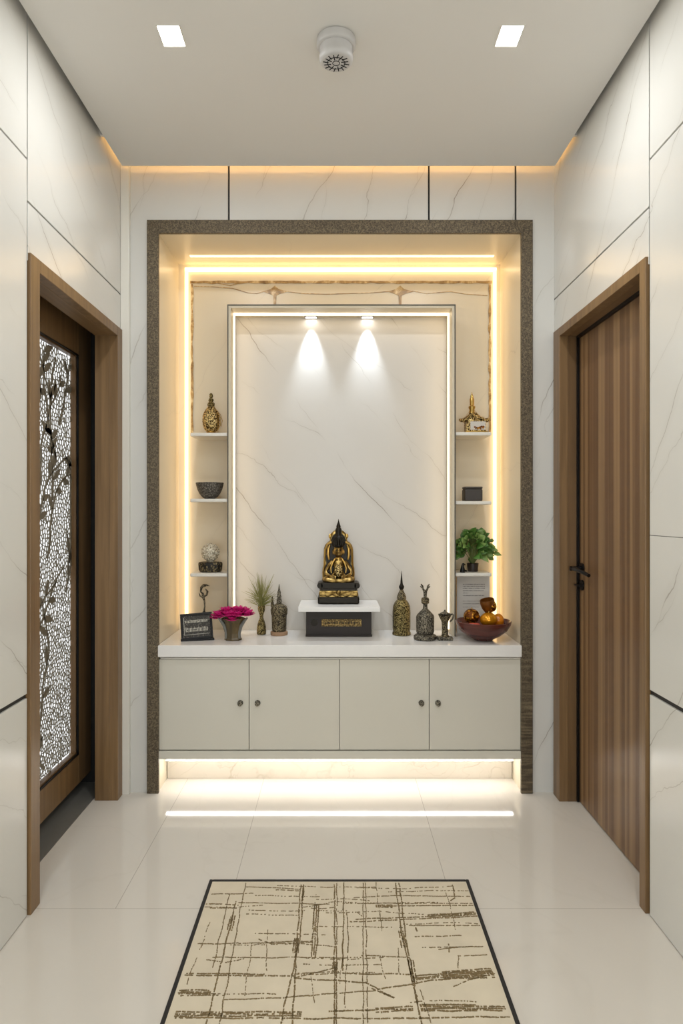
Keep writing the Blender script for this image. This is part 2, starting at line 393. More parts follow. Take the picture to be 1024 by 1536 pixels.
# ------------------------------------------------------------------ doors
# left sliding door
d1 = thing('door_1', 'left walnut sliding door with pierced screen', None, (0,0,0), kind='structure')
cw0, cw1 = .070, .087
cas = MB()
cx_ = XL+.010
def casing(mb, x0, x1, y0, y1, w0, w1, zt, h):
    mb.box(x0, x1, y0, y0+w0, 0, zt).box(x0, x1, y1-w1, y1, 0, zt).box(x0, x1, y0+w0, y1-w1, zt-h, zt)
casing(cas, XL-.03, cx_, dl0, dl1, cw0, cw1, dlz, .045)
cas.build('casing', 'walnut', d1, bevel=.002)
jb = MB()
jx = -1.128
jb.box(jx, XL-.0301, dl0+.001, dl0+cw0, 0, dlz-.001).box(jx, XL-.0301, dl1-cw1, dl1-.012, 0, dlz-.001)
jb.build('jamb', 'walnut', d1, bevel=.001)
MB().box(jx, XL-.0301, dl0+cw0+.0005, dl1-cw1-.0005, dlz-.045, dlz-.001).build('head_jamb', 'walnut_h', d1, bevel=.001)
MB().box(jx-.05, jx-.001, 2.24, 3.42, 2.235, 2.30).build('sliding_track', 'steel', d1)
MB().box(-1.32, -1.1425, 2.1, 3.5, -.02, .002).build('threshold', 'sill', d1)
lf = MB()
lx0, lx1 = -1.268, -1.220
ly0, gy0, gy1, ly1 = 2.20, 2.36, 3.228, 3.39
lz0, gz0, gz1, lz1 = .062, .20, 2.09, 2.26
lf.box(lx0, lx1, ly0, gy0, lz0, lz1).box(lx0, lx1, gy1, ly1, lz0, lz1).box(lx0, lx1, gy0, gy1, lz0, gz0).box(lx0, lx1, gy0, gy1, gz1, lz1)
leaf1 = lf.build('door_leaf', 'walnut', d1, bevel=.0015)
bd = MB()
def ringbox(mb, x0, x1, y0, y1, z0, z1, w):
    mb.box(x0, x1, y0, y0+w, z0, z1).box(x0, x1, y1-w, y1, z0, z1).box(x0, x1, y0+w, y1-w, z0, z0+w).box(x0, x1, y0+w, y1-w, z1-w, z1)
ringbox(bd, -1.230, lx1+.0006, gy0-.001, gy1+.001, gz0-.001, gz1+.001, .006)
bd.build('black_gasket', 'black', leaf1)
bd = MB(); ringbox(bd, -1.256, -1.2295, gy0, gy1, gz0, gz1, .012)
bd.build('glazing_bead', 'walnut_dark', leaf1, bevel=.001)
MB().box(-1.262, -1.2565, gy0, gy1, gz0, gz1).build('glass_pane', 'window', leaf1)
# pierced screen: cell net + branches and leaves
def lattice():
    mb = MB(); bm = mb.bm
    y0, y1, z0, z1 = gy0+.012, gy1-.012, gz0+.012, gz1-.012
    pts = []; z = z0-.03; row = 0
    while z < z1+.03:
        t = (z-z0)/(z1-z0); st = .018+.005*t
        y = y0-.03+(row % 2)*st/2
        while y < y1+.03:
            j = .46*st
            pts.append(Vector((y+random.uniform(-j,j), z+random.uniform(-j,j)))); y += st
        z += st*.9; row += 1
    vs, es, fs, *_ = geometry.delaunay_2d_cdt(pts, [], [], 0, 1e-6)
    cen = []; emap = {}
    for k, f in enumerate(fs):
        a, b, c = [vs[i] for i in f]
        d = 2*(a.x*(b.y-c.y)+b.x*(c.y-a.y)+c.x*(a.y-b.y))
        m = (a+b+c)/3
        if abs(d) > 1e-9:
            ux = ((a.length_squared)*(b.y-c.y)+(b.length_squared)*(c.y-a.y)+(c.length_squared)*(a.y-b.y))/d
            uy = ((a.length_squared)*(c.x-b.x)+(b.length_squared)*(a.x-c.x)+(c.length_squared)*(b.x-a.x))/d
            u = Vector((ux, uy))
            if (u-m).length < .02: m = m.lerp(u, .8)
        cen.append(m)
        for i in range(3):
            emap.setdefault(frozenset((f[i], f[(i+1)%3])), []).append(k)
    xa, xb = -1.2555, -1.2515
    for ks in emap.values():
        if len(ks) != 2: continue
        p, q = cen[ks[0]], cen[ks[1]]
        if not (y0 < p.x < y1 and z0 < p.y < z1 and y0 < q.x < y1 and z0 < q.y < z1): continue
        d = q-p
        if d.length < 1e-4: continue
        n = Vector((-d.y, d.x)).normalized()*random.uniform(.0009, .0020)
        c = [p+n, q+n, q-n, p-n]
        A = [bm.verts.new((xa, v.x, v.y)) for v in c]; B = [bm.verts.new((xb, v.x, v.y)) for v in c]
        bm.faces.new(B)
        for i in range(4): bm.faces.new((A[i], A[(i+1)%4], B[(i+1)%4], B[i]))
    mb.build('screen_net', 'bronze', leaf1)
    mb = MB(); bm = mb.bm
    def ribbon(pts, ws):
        L_, R_ = [], []
        for i, p in enumerate(pts):
            t = (pts[min(i+1, len(pts)-1)]-pts[max(0, i-1)]).normalized(); n = Vector((-t.y, t.x))*ws[i]
            L_.append(p+n); R_.append(p-n)
        out = L_+R_[::-1]
        out = [Vector((min(max(v.x, y0), y1), min(max(v.y, z0), z1))) for v in out]
        n_ = len(pts)
        A = [bm.verts.new((-1.2525, v.x, v.y)) for v in out]; B = [bm.verts.new((-1.2490, v.x, v.y)) for v in out]
        T = len(out)
        for i in range(n_-1):
            bm.faces.new((B[i], B[i+1], B[T-2-i], B[T-1-i]))
        for i in range(T): bm.faces.new((A[i], A[(i+1)%T], B[(i+1)%T], B[i]))
    for k in range(22):
        p = Vector((random.uniform(y0, y1), z0+(z1-z0)*(k/22))); a = random.uniform(.9, 2.2)
        pts = [p.copy()]
        for i in range(16):
            a += random.uniform(-.35, .35); p = p+Vector((math.cos(a), math.sin(a)))*.045; pts.append(p.copy())
            if random.random() < .4:     # leaf
                la = a+random.choice((-1, 1))*random.uniform(.5, 1.1); ln = random.uniform(.06, .11)
                lp = [p+Vector((math.cos(la), math.sin(la)))*ln*t for t in (0,.2,.45,.7,.9,1)]
                ribbon(lp, [.003,.010,.016,.012,.005,.001])
        pts = [q for q in pts if y0 < q.x < y1 and z0 < q.y < z1]
        if len(pts) > 2: ribbon(pts, [.008*(1-.6*i/len(pts)) for i in range(len(pts))])
    mb.build('screen_branches', 'bronze', leaf1)
lattice()
pk = MB(); pk.box(-1.42, -1.129, 3.40, 3.44, 0, 2.42).box(-1.42, -1.40, 2.0, 3.44, 0, 2.42).box(-1.40, -1.129, 2.0, 3.40, 2.36, 2.42)  # black panels added so the gap behind the jamb stays dark
struct(pk.build('trim_6', 'joint'), 'black box added behind the sliding door to darken its gap')

# right hinged door
d2 = thing('door_2', 'right hinged door in striped walnut veneer', None, (0,0,0), kind='structure')
cas = MB()
casing(cas, XR-.010, XR+.03, dr0, dr1, .046, .088, drz, .040)
cas.build('casing', 'walnut', d2, bevel=.002)
jb = MB(); jx2 = 1.125
jb.box(XR+.0301, jx2+.05, dr0+.001, dr0+.046, 0, drz-.001).box(XR+.0301, jx2+.05, dr1-.088, dr1-.012, 0, drz-.001)
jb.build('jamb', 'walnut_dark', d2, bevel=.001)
MB().box(XR+.0301, jx2+.05, dr0+.0465, dr1-.0885, drz-.04, drz-.001).build('head_jamb', 'walnut_h', d2, bevel=.001)
MB().box(jx2-.012, jx2-.002, dr1-.1, dr1-.0885, .004, drz-.042).box(jx2-.012, jx2-.002, dr0+.0465, dr1-.1, drz-.052, drz-.0405).build('black_gap_strip', 'black', d2)  # black strip put in the dark gap between jamb and leaf
leaf2 = MB().box(jx2, jx2+.042, dr0+.049, dr1-.101, .006, drz-.053).build('door_leaf', 'stripe', d2, bevel=.0015)
hd = MB()
hy = dr1-.135; hz = 1.088
def disc(mb, x0, x1, y, z, r, seg=28):
    mb.tube([(x0, y, z), (x1, y, z)], r, seg)
disc(hd, jx2, jx2-.008, hy, hz, .026)
disc(hd, jx2-.008, jx2-.058, hy, hz, .011)
hd.tube([(jx2-.046, hy+.012, hz), (jx2-.047, hy-.04, hz), (jx2-.042, hy-.11, hz-.006), (jx2-.036, hy-.175, hz-.016)], [.011,.010,.009,.008], 12)
hd.build('handle', 'black', leaf2, smooth=True)
hd = MB(); disc(hd, jx2, jx2-.007, hy, 1.012, .024); hd.box(jx2-.03, jx2-.007, hy-.022, hy+.022, 1.008, 1.016)
hd.build('thumb_turn', 'black', leaf2, smooth=True)

# ------------------------------------------------------------------ cabinet, countertop
x0c, x1c = -.8585+.004, .8873-.004
cab = thing('altar_cabinet', 'long wall-hung off-white cabinet with four flat doors under the white countertop', 'cabinet', (0,0,0))
zt_, zdt, zdb, zrt, zrb = .652, .6385, .2045, .200, .1625
MB().box(x0c, x1c, 3.298, YN-.002, .1625, zt_-.0005).build('carcass', 'cab', cab)
MB().box(x0c+.012, x1c-.0, 3.273, 3.2979, .642, .6475).build('finger_rail', 'white', cab, bevel=.001)
MB().box(x0c, x1c, 3.270, 3.2979, zrb, zrt).build('bottom_rail', 'cab', cab, bevel=.0015)
dx = [x0c]+[(p-505)*3.28/1024 for p in (373.5, 509, 643.5)]+[x1c]
kn = [(360,0),(386,1),(632,2),(657,3)]
for i in range(4):
    d = MB().box(dx[i]+.0015, dx[i+1]-.0015, 3.279, 3.2975, zdb, zdt).build('door', 'cab', cab, bevel=.001)
    kx = (kn[i][0]-505)*3.27/1024; kz = H-(1055-767)*3.27/1024
    k = MB()
    k.tube([(kx, 3.2789, kz), (kx, 3.275, kz)], .0135, 24); k.tube([(kx, 3.275, kz), (kx, 3.262, kz)], .0055, 12)
    k.tube([(kx, 3.264, kz), (kx, 3.260, kz), (kx, 3.255, kz), (kx, 3.253, kz)], [.006,.012,.011,.006], 20)
    k.build('knob', 'pewter', d, smooth=True)
MB().box(x0c, x1c, 3.447, 3.47, 0.001, .1624).build('plinth', 'marble_plinth', cab)
us = thing('led_strip', None, None, (0, 3.35, .1624))
MB().box(-.845, .872, -.012, .012, -.026, -.0002).build('housing', 'white', us)
MB().box(-.835, .862, -.010, .010, -.034, -.0262).build('diffuser', 'led_cool', us)
tag(us, 'neutral white light strip under the cabinet, lighting the floor', 'light strip')
ZK = .7094
tag(MB().box(nx0+.0015, nx1-.0015, 3.262, YN-.0005, .6525, ZK).build('countertop', 'counter', bevel=.003), 'white quartz countertop carrying the shrine ornaments', 'countertop')

# ------------------------------------------------------------------ niche back: LED frame, onyx border, shelves, central panel
def ledU(name, xl, xr, zt, zb, w, y0, y1, mat):
    mb = MB(); mb.prism([(xl,zb),(xl+w,zb),(xl+w,zt-w),(xr-w,zt-w),(xr-w,zb),(xr,zb),(xr,zt),(xl,zt)], y0, y1)
    return mb.build(name, mat)
a = wp(278, 403, 3.70); b = wp(743.5, 403, 3.70)
lt = MB().box(a.x+.0001, b.x-.0001, 3.684, YN-.0003, a.z-.015, a.z).build('led_strip', 'led_top')
tag(lt, 'warm horizontal light strip along the top of the niche back wall', 'light strip')
vs_ = thing('led_strip', None, None, (0,0,0))
for xa in (a.x, b.x-.015): MB().box(xa, xa+.015, 3.684, YN-.0003, ZK+.03, a.z-.0151).build('diffuser', 'led', vs_)
tag(vs_, 'pair of warm vertical light strips on the niche back, outside the shelves', 'light strip')
ly = H+0
yl = (nzt-H)*1024/(767-384)
tag(MB().box((285-505)*yl/1024, (740-505)*yl/1024, yl-.010, yl+.010, nzt-.003, nzt-.0002).build('led_strip', 'led_top'), 'straight warm light strip set in the niche soffit', 'light strip')
# onyx border with wandering edges
ox = MB()
def wander(p0, p1, w, y0, y1, n=60, seed=0, amp=.5):
    p0 = Vector(p0); p1 = Vector(p1); d = (p1-p0); nn = Vector((-d.y, d.x)).normalized(); A, B = [], []
    for i in range(n+1):
        p = p0+d*i/n
        f = noise.noise(Vector((i*.23+seed, seed*3.1, 0))); f2 = noise.noise(Vector((i*.31+seed+40, seed, 3)))
        A.append(p+nn*w*(.5+amp*f)); B.append(p-nn*w*(.5+amp*f2))
    for i in range(n):
        q = [A[i], A[i+1], B[i+1], B[i]]
        ox.prism([(v.x, v.y) for v in q], y0, y1)
yo0, yo1 = 3.7015, YN-.0004
pz = lambda px, py: ((px-505)*3.70/1024, H-(py-767)*3.70/1024)
wander(pz(285,423), pz(738,423), .013, yo0, yo1, 110, 1)
wander(pz(288,426), pz(288,650), .012, yo0, yo1, 60, 5)
wander(pz(734.5,426), pz(734.5,650), .012, yo0, yo1, 60, 9)
for cx in (412, 600):
    ox.prism([pz(cx-18,437), pz(cx-6,433.5), pz(cx,428), pz(cx+6,433.5), pz(cx+20,437), pz(cx+7,440.5), pz(cx+2.5,443), pz(cx+2,456), pz(cx-2,456), pz(cx-2.5,443), pz(cx-8,440.5)][::-1], yo0, yo1)
def veinline(pts, w, seed):
    P = [Vector(pz(*p)) for p in pts]
    for a_, b_ in zip(P, P[1:]): 
        d = (b_-a_); nn = Vector((-d.y, d.x)).normalized()*w/2
        ox.prism([tuple(a_+nn), tuple(b_+nn), tuple(b_-nn), tuple(a_-nn)], yo0+.001, yo1)
veinline([(291,429),(320,430),(348,432),(372,439),(385,440),(395,437)], .0035, 1)
veinline([(430,437),(455,440),(490,441),(520,440),(555,439),(583,437)], .003, 2)
veinline([(618,436),(640,440),(675,437),(700,441),(731,443)], .003, 3)
veinline([(318,423),(345,428),(360,424)], .004, 4)
struct(ox.build('trim_5', 'onyx'), 'brown onyx veined border on the niche back')

# shelves
FY = 3.50
def shelf(px0, px1, py, label, th=.020):
    zt = H-(py-767)*FY/1024
    x0, x1 = (px0-505)*FY/1024, (px1-505)*FY/1024
    o = MB().box(x0, x1, FY, YN-.006, zt-th, zt).build('wall_shelf', 'white', bevel=.004)
    tag(o, label, 'shelf', 'slim white shelves beside the central panel'); return zt
BX0, BX1, BZT = -.5605, .608, 2.4095
SL = [shelf(285, 341, p, 'slim white shelf left of the central panel, '+t, .018) for p, t in ((649,'holding the gold filigree bottle'), (748,'holding the dark bowl'), (860,'holding the beaded globe'))]
SR = [shelf(683, 737, p, 'slim white shelf right of the central panel, '+t, .018) for p, t in ((648,'holding the gold temple'), (751.5,'holding the charcoal cube'), (859.5,'holding the leafy plant'))]

cp = thing('shrine_panel', 'tall raised white marble panel in a thin grey metal frame, lit from within', 'wall panel', (0,0,0))
ix0, ix1, izt = -.5434, .5905, 2.3925
mf = MB(); t = .0055
mf.prism([(BX0,ZK+.0005),(BX0+t,ZK+.0005),(BX0+t,BZT-t),(BX1-t,BZT-t),(BX1-t,ZK+.0005),(BX1,ZK+.0005),(BX1,BZT),(BX0,BZT)], 3.492, 3.52)
mf.build('metal_frame', 'steel', cp, bevel=.001)
ln = MB()
ln.prism([(BX0+t,ZK+.0005),(ix0,ZK+.0005),(ix0,izt),(ix1,izt),(ix1,ZK+.0005),(BX1-t,ZK+.0005),(BX1-t,BZT-t),(BX0+t,BZT-t)], 3.4975, 3.68)
ln.build('box_lining', 'lining', cp)
MB().box(BX0+t, BX1-t, 3.6801, YN-.001, ZK+.0005, BZT-t).build('marble_slab', 'marble_slab', cp)
ls = MB(); yq0, yq1 = 3.588, 3.622; q = .004
ls.prism([(ix0+.0001,ZK+.02),(ix0+q,ZK+.02),(ix0+q,izt-q),(ix1-q,izt-q),(ix1-q,ZK+.02),(ix1-.0001,ZK+.02),(ix1-.0001,izt-.0001),(ix0+.0001,izt-.0001)], yq0, yq1)
ls.build('led_strip', 'led_in', cp)
for x in (-.138, .163):
    s = MB(); s.box(x-.032, x+.032, 3.634, 3.668, izt-.006, izt-.0003)
    so = s.build('downlight', 'steel', cp, bevel=.001)
    MB().box(x-.028, x+.028, 3.638, 3.664, izt-.0068, izt-.0061).build('diffuser', 'lamp', so)
    l = bpy.data.lights.new('panel_spot', 'SPOT'); l.energy = 21; l.spot_size = math.radians(50); l.spot_blend = 1.0; l.shadow_soft_size = .012
    l.color = (.74,.86,1)
    lo = bpy.data.objects.new('panel_spot', l); COL.objects.link(lo); lo.location = (x, 3.646, izt-.012); lo.parent = so
    lo.rotation_euler = (math.radians(4), 0, 0)

# ------------------------------------------------------------------ ceiling fittings
for j, y in enumerate(LY):  # rows behind the visible pair are unseen, added to light the hall
    for i, x in enumerate(LX):
        side = 'left' if i == 0 else 'right'
        if j: lab = f'unseen ceiling downlight, added for light, nearer the viewpoint on the {side}' if j == 1 else f'unseen ceiling downlight, added for light, at the rear of the hall on the {side}'
        else: lab = f'bright rectangular recessed downlight in the ceiling, {side} of the smoke detector'
        t_ = thing('ceiling_downlight', lab, 'ceiling light', (x, y, ZC), group='recessed ceiling downlights')
        f = MB(); w, h = .0405, .0545
        fr = MB(); k = .004
        fr.box(-w,w,-h,-h+k,-.002,.010).box(-w,w,h-k,h,-.002,.010).box(-w,-w+k,-h+k,h-k,-.002,.010).box(w-k,w,-h+k,h-k,-.002,.010)
        fr.build('rim', 'white', t_)
        MB().box(-w+k,w-k,-h+k,h-k,.0,.006).build('diffuser', 'lamp', t_)
        l = bpy.data.lights.new('downlight_lamp', 'AREA'); l.shape = 'RECTANGLE'; l.size = .08; l.size_y = .10
        l.energy = (6.5, 6.5, 9)[j]; l.color = (.95,.975,1)
        lo = bpy.data.objects.new('downlight_lamp', l); COL.objects.link(lo); lo.parent = t_; lo.location = (0,0,-.005)
dt = thing('smoke_detector', 'round white smoke detector with a dark slotted grille on the ceiling', 'smoke detector', ((504-505)*2.34/1024, 2.34, ZC))
MB().lathe([(.062,0),(.066,-.003),(.067,-.026),(.064,-.030),(.057,-.032)][::-1], seg=48).build('base', 'plastic', dt, smooth=True)
MB().lathe([(.056,-.0321),(.056,-.055),(.058,-.060),(.058,-.070),(.055,-.078),(.049,-.082)][::-1], seg=48).build('housing', 'plastic', dt, smooth=True)
gr = MB(); gr.lathe([(.0485,-.0821),(.047,-.0828)][::-1], seg=40)
go = gr.build('grille', 'plastic', dt)
gs = MB()
for k in range(16):
    a = 2*PI*k/16+.1; r0, r1 = (.018, .042) if k % 2 else (.026, .045)
    gs.tube([(r0*math.cos(a), r0*math.sin(a), -.0832), (r1*math.cos(a+.08), r1*math.sin(a+.08), -.0832)], .0017, 6)
for rr in (.012, .030):
    pts = [(rr*math.cos(2*PI*k/24), rr*math.sin(2*PI*k/24), -.0834) for k in range(25)]; gs.tube(pts, .0012, 6)
gs.build('slots', 'dark', go)
# hidden cove strip over the rear edge of the dropped ceiling
tag(MB().box(-.98, 1.0, 3.13, 3.15, ZC+.0181, ZC+.028).build('led_strip', 'cove'), 'amber cove light strip above the rear edge of the ceiling board', 'light strip')

# ------------------------------------------------------------------ rug
def fl(px, py): Yv = H*1024/(py-767); return ((px-505)*Yv/1024, Yv)
rx0, rx1, ry0, ry1 = -.463, .480, .55, 2.487
rug = thing('rug', 'beige rug with brown scribbled lines and black bound edge on the floor', 'rug', ((rx0+rx1)/2, (ry0+ry1)/2, 0))
rcx, rcy = (rx0+rx1)/2, (ry0+ry1)/2
MB().box(rx0-rcx+.012, rx1-rcx-.012, ry0-rcy+.012, ry1-rcy-.012, .001, .008).build('pile', 'rug', rug, bevel=.001)
r = MB(); X0, X1, Y0, Y1 = rx0-rcx, rx1-rcx, ry0-rcy, ry1-rcy
r.box(X0, X0+.012, Y0, Y1, .001, .010).box(X1-.012, X1, Y0, Y1, .001, .010).box(X0+.012, X1-.012, Y0, Y0+.012, .001, .010).box(X0+.012, X1-.012, Y1-.012, Y1, .001, .010)
r.build('binding', 'rugedge', rug, bevel=.002)
st = MB(); sb = st.bm
def stitch(pts, w=.005, dens=.8, rows=1):
    P = [Vector(p)-Vector((rcx, rcy)) for p in pts]
    for a_, b_ in zip(P, P[1:]):
        d = b_-a_; n = max(1, int(d.length/.0042)); t = d.normalized(); nn = Vector((-t.y, t.x))
        sd = random.random()*50
        for i in range(n):
            for r_ in range(rows):
                if random.random() > dens: continue
                off = 0 if rows == 1 else (r_/(rows-1)-.5)*w*rows*.9
                p = a_+d*(i+random.random()*.5)/n+nn*(off+.004*noise.noise(Vector((i*.06+sd, r_, 0)))+random.uniform(-.0007,.0007))
                hw, hl = w*random.uniform(.25,.5), random.uniform(.0018,.0028)
                if not (X0+.016 < p.x < X1-.016 and Y0+.016 < p.y < Y1-.016): continue
                c = [p+t*hl+nn*hw, p-t*hl+nn*hw, p-t*hl-nn*hw, p+t*hl-nn*hw]
                A = [sb.verts.new((q_.x, q_.y, .0095)) for q_ in c]; B = [sb.verts.new((q_.x, q_.y, .0079)) for q_ in c]
                sb.faces.new(A)
                for k in range(4): sb.faces.new((B[k], B[(k+1)%4], A[(k+1)%4], A[k]))
def cr(*pts): return [fl(230+x*.5566, 1100+y*.5566) for x, y in pts]
S1, S2, S3 = dict(w=.0035, dens=.85), dict(w=.005, dens=.85), dict(w=.005, dens=.85, rows=3)
for pts, k in [
    (((248,410),(180,783),(150,900)),S1), (((222,460),(145,783),(110,900)),S2), (((214,500),(205,540)),S3), (((205,440),(160,640)),S1),
    (((405,415),(395,560),(345,783),(320,900)),S2), (((397,415),(385,600),(375,783),(372,900)),S2), (((440,470),(432,610)),S3),
    (((488,410),(488,783),(484,900)),S2), (((494,410),(493,783),(490,900)),S1), (((513,410),(510,650)),S2), (((522,490),(525,600)),S1),
    (((565,410),(565,783),(566,900)),S1), (((571,410),(577,783),(580,900)),S1), (((652,410),(668,540),(715,755),(740,900)),S2), (((662,410),(680,560),(712,740)),S2),
    (((666,540),(676,585)),S3), (((694,620),(703,680)),S3), (((490,625),(489,650)),S3), (((403,420),(400,470)),S2), (((385,560),(382,600)),S3),
    (((150,440),(270,438)),S1), (((250,420),(395,426)),S1), (((330,428),(395,431)),S2), (((130,465),(230,470)),S2), (((150,476),(225,478)),S2), (((230,463),(475,467)),S1), (((400,476),(470,466)),S1),
    (((510,465),(860,465)),S1), (((540,450),(640,444),(860,446)),S1), (((600,472),(645,473)),S3), (((645,472),(862,470)),S2),
    (((530,515),(880,500)),S2), (((545,508),(760,500)),S2), (((740,500),(880,491)),S3), (((690,525),(880,525)),S1), (((705,555),(830,552)),S1),
    (((120,575),(230,573)),S1), (((230,574),(430,567)),S1), (((285,562),(320,575),(430,570)),S1), (((160,612),(560,612)),S1), (((560,606),(690,612)),S1),
    (((725,585),(890,582)),S1), (((770,590),(860,580)),S1), (((795,575),(796,598)),S2), (((90,655),(300,657)),S2), (((85,660),(385,662)),S2), (((380,668),(490,640)),S1), (((390,655),(500,650)),S1),
    (((510,655),(700,658)),S2), (((700,668),(780,660)),S3), (((780,660),(915,650)),dict(w=.006, dens=.9, rows=5)), (((600,700),(760,672),(920,665)),S2),
    (((190,728),(420,716),(600,700)),S1), (((380,668),(570,680),(610,700),(650,722)),S2), (((590,695),(645,722)),S2), (((810,690),(850,672),(920,655)),S1), (((820,640),(822,608),(900,605)),S1),
    (((70,705),(155,706)),S3), (((75,715),(160,714),(190,716)),S1), (((60,765),(400,765)),S3), (((60,775),(600,778),(960,772)),S2), (((470,758),(600,754)),S2), (((600,754),(700,750)),S3), (((720,748),(870,748)),dict(w=.006, dens=.9, rows=4)), (((870,748),(950,752)),S3),
    (((805,415),(812,450),(800,458)),S2), (((708,530),(712,542)),S2), (((550,490),(560,500)),S1), (((40,800),(980,810)),S2), (((100,840),(700,836)),S3), (((200,880),(900,872)),S2)]:
    stitch(cr(*pts), **k)
for _ in range(26):
    y = random.uniform(1.7, 2.45); x = random.uniform(rx0, rx1-.25); ln_ = random.uniform(.08,.4); stitch([(x,y),(x+ln_/2,y+random.uniform(-.012,.012)),(x+ln_, y+random.uniform(-.012,.012))], w=.003, dens=.6)
for _ in range(12):
    x = random.uniform(rx0+.03, rx1-.03); y = random.uniform(1.7, 2.2); stitch([(x,y),(x+random.uniform(-.02,.02), y+random.uniform(.1,.3))], w=.003, dens=.6)
for _ in range(30):
    y = random.uniform(ry0, 1.7); x = random.uniform(rx0, rx1-.2); stitch([(x,y),(x+random.uniform(.2,.6), y+random.uniform(-.02,.02))], **random.choice((S1,S2,S3)))
for _ in range(8):
    x = random.uniform(rx0+.05, rx1-.05); stitch([(x,ry0),(x+random.uniform(-.05,.05), 1.65)], **S2)
st.build('scribble_pattern', 'stitch', rug)

# ------------------------------------------------------------------ ornaments
def prof(pts, s, z0=0): return [(r_*s, z*s+z0) for r_, z in pts]
def at(px, Y, z): return ((px-505)*Y/1024, Y, z)
def knob(k, m, a_=.06): return lambda a, z: 1+a_*math.sin(k*a+z*m*.5)*math.sin(z*m)
YS = 3.585; s = YS/1024
# 1 gold filigree bottle, upper left shelf
t_ = thing('filigree_bottle', 'gold openwork filigree bottle with a beaded spire on the upper left shelf', 'ornament', at(316.5, YS, SL[0]))
MB().lathe(prof([(9,0),(10,1),(7,3),(6,5)], s), seg=32).build('foot', 'gold', t_, smooth=True)
MB().lathe(prof([(6.5,4),(9.5,7),(12,13),(12.8,20),(12,28),(9.5,35),(6,40),(4.5,42)], s), seg=64, mod=knob(9,500,.05), sy=.8).build('body', 'goldfil', t_, smooth=True)
MB().lathe(prof([(4.5,42),(5.5,44),(5,47),(3,49),(4,51),(3.5,53),(2,55),(2.8,57),(2.6,60),(1.2,62)], s), seg=32, mod=knob(5,700,.08)).build('spire', 'goldfil_fine', t_, smooth=True)
hn = MB(); hn.tube([(x*s, 0, z*s) for x, z in ((6,36),(11,32),(14.5,24),(14,14),(10,7),(8,5))], [.0022]*6, 8)
hn.tube([(x*s, 0, z*s) for x, z in ((9,36),(14,30),(17,21),(15,12))], [.0015]*4, 6)
hn.build('handle', 'gold', t_, smooth=True)
# 2 dark bowl
t_ = thing('woven_bowl', 'dark grey textured flared bowl alone on the middle left shelf', 'bowl', at(314.5, YS, SL[1]))
MB().lathe(prof([(6,0),(7.5,.4),(11.5,3),(15.5,8),(18.3,14),(20,20),(20.8,23.8),(20.2,24.5),(19.3,23.6),(18.4,20),(16.5,14),(13.5,8.5),(9,4.5),(4,3)], s), seg=56).build('shell', 'greybowl', t_, smooth=True)
# 3 globe on carved base
t_ = thing('beaded_globe', 'pale beaded lattice globe on a dark carved base on the lower left shelf', 'ornament', at(315.5, YS, SL[2]))
MB().lathe(prof([(13,0),(15.5,.6),(17,4),(17.6,12),(17,14.5),(14,15),(6,15.2)], s), seg=10*6, mod=lambda a, z: 1+.03*math.sin(20*a), sy=.7).build('carved_base', 'darkcarve', t_, smooth=True)
gb = MB(); gb.lathe(prof([(5,15.2),(6,17),(8,18.5),(5,19)], s), seg=32)
gb.ball((0,0,29.5*s), 12.6*s, sub=3); gb.build('globe_core', 'crystal', t_, smooth=True)
gb = MB()
for i in range(120):
    zz = 1-2*(i+.5)/120; rr = math.sqrt(1-zz*zz); a = i*2.39996
    gb.ball((13*s*rr*math.cos(a), 13*s*rr*math.sin(a), (29.5+13*zz)*s), 1.35*s, sub=1)
gb.build('beads', 'crystal', t_, smooth=True)
# 4 twig figurine
t_ = thing('bird_figurine', 'slender dark metal bird figurine on a stem behind the black picture frame', 'figurine', at(306, 3.60, ZK))
s4 = 3.60/1024
b4 = MB(); b4.lathe(prof([(8,0),(8.5,1),(8,3),(4,5),(2,9),(3.5,12),(6,18),(5.5,25),(3,30),(1.4,33)], s4), seg=28, mod=knob(6,500,.08), sy=.8); b4.build('base', 'pewter', t_, smooth=True)
b4 = MB(); b4.tube([(x*s4,0,z*s4) for x, z in ((0,30),(1,40),(.5,48),(-1.5,54),(-2,60))], [.0055,.004,.0045,.008,.006], 10)
b4.tube([(x*s4,0,z*s4) for x, z in ((-2,58),(-5,62),(-4,68),(-1,71),(2,69.5))], [.005,.005,.007,.009,.004], 10)
b4.tube([(x*s4,0,z*s4) for x, z in ((0,71),(4,71.5),(9,70)) ], [.007,.005,.001], 8)
b4.tube([(x*s4,0,z*s4) for x, z in ((0,54),(4,57),(5,62),(2,66)) ], [.003,.006,.006,.003], 8)
b4.tube([(x*s4,0,z*s4) for x, z in ((-1,52),(-6,55),(-8,61)) ], [.002,.004,.001], 8)
b4.build('bird', 'pewter', t_, smooth=True, mods=(('REMESH', dict(mode='VOXEL', voxel_size=.0016)),))
# 5 picture frame
Y5 = 3.395; s5 = Y5/1024
t_ = thing('picture_frame', 'small black picture frame tilted on the left end of the countertop', 'picture frame', at(296, Y5, ZK), rz=math.radians(14))
R5 = (math.radians(-14), math.radians(-3), 0)
def tilt(o): o.rotation_euler = R5; return o
w5, h5 = 23.5*s5, 39*s5
f = MB(); k = .011
f.box(-w5,w5,-.006,.006,0,k).box(-w5,w5,-.006,.006,h5-k,h5).box(-w5,-w5+k,-.006,.006,k,h5-k).box(w5-k,w5,-.006,.006,k,h5-k)
tilt(f.build('frame', 'black', t_, bevel=.001, loc=(0,0,.005)))
tilt(MB().box(-w5+k,w5-k,.0,.004,k,h5-k).build('picture', 'photo_dark', t_, loc=(0,0,.005)))
pr = MB()
for row, zz in enumerate((.30,.38,.64)):
    for i in range(16):
        x = -w5+.026+i*(2*w5-.052)/15; pr.box(x-.002, x+.0015, -.0012, -.0001, h5*zz, h5*zz+random.uniform(.006,.013))
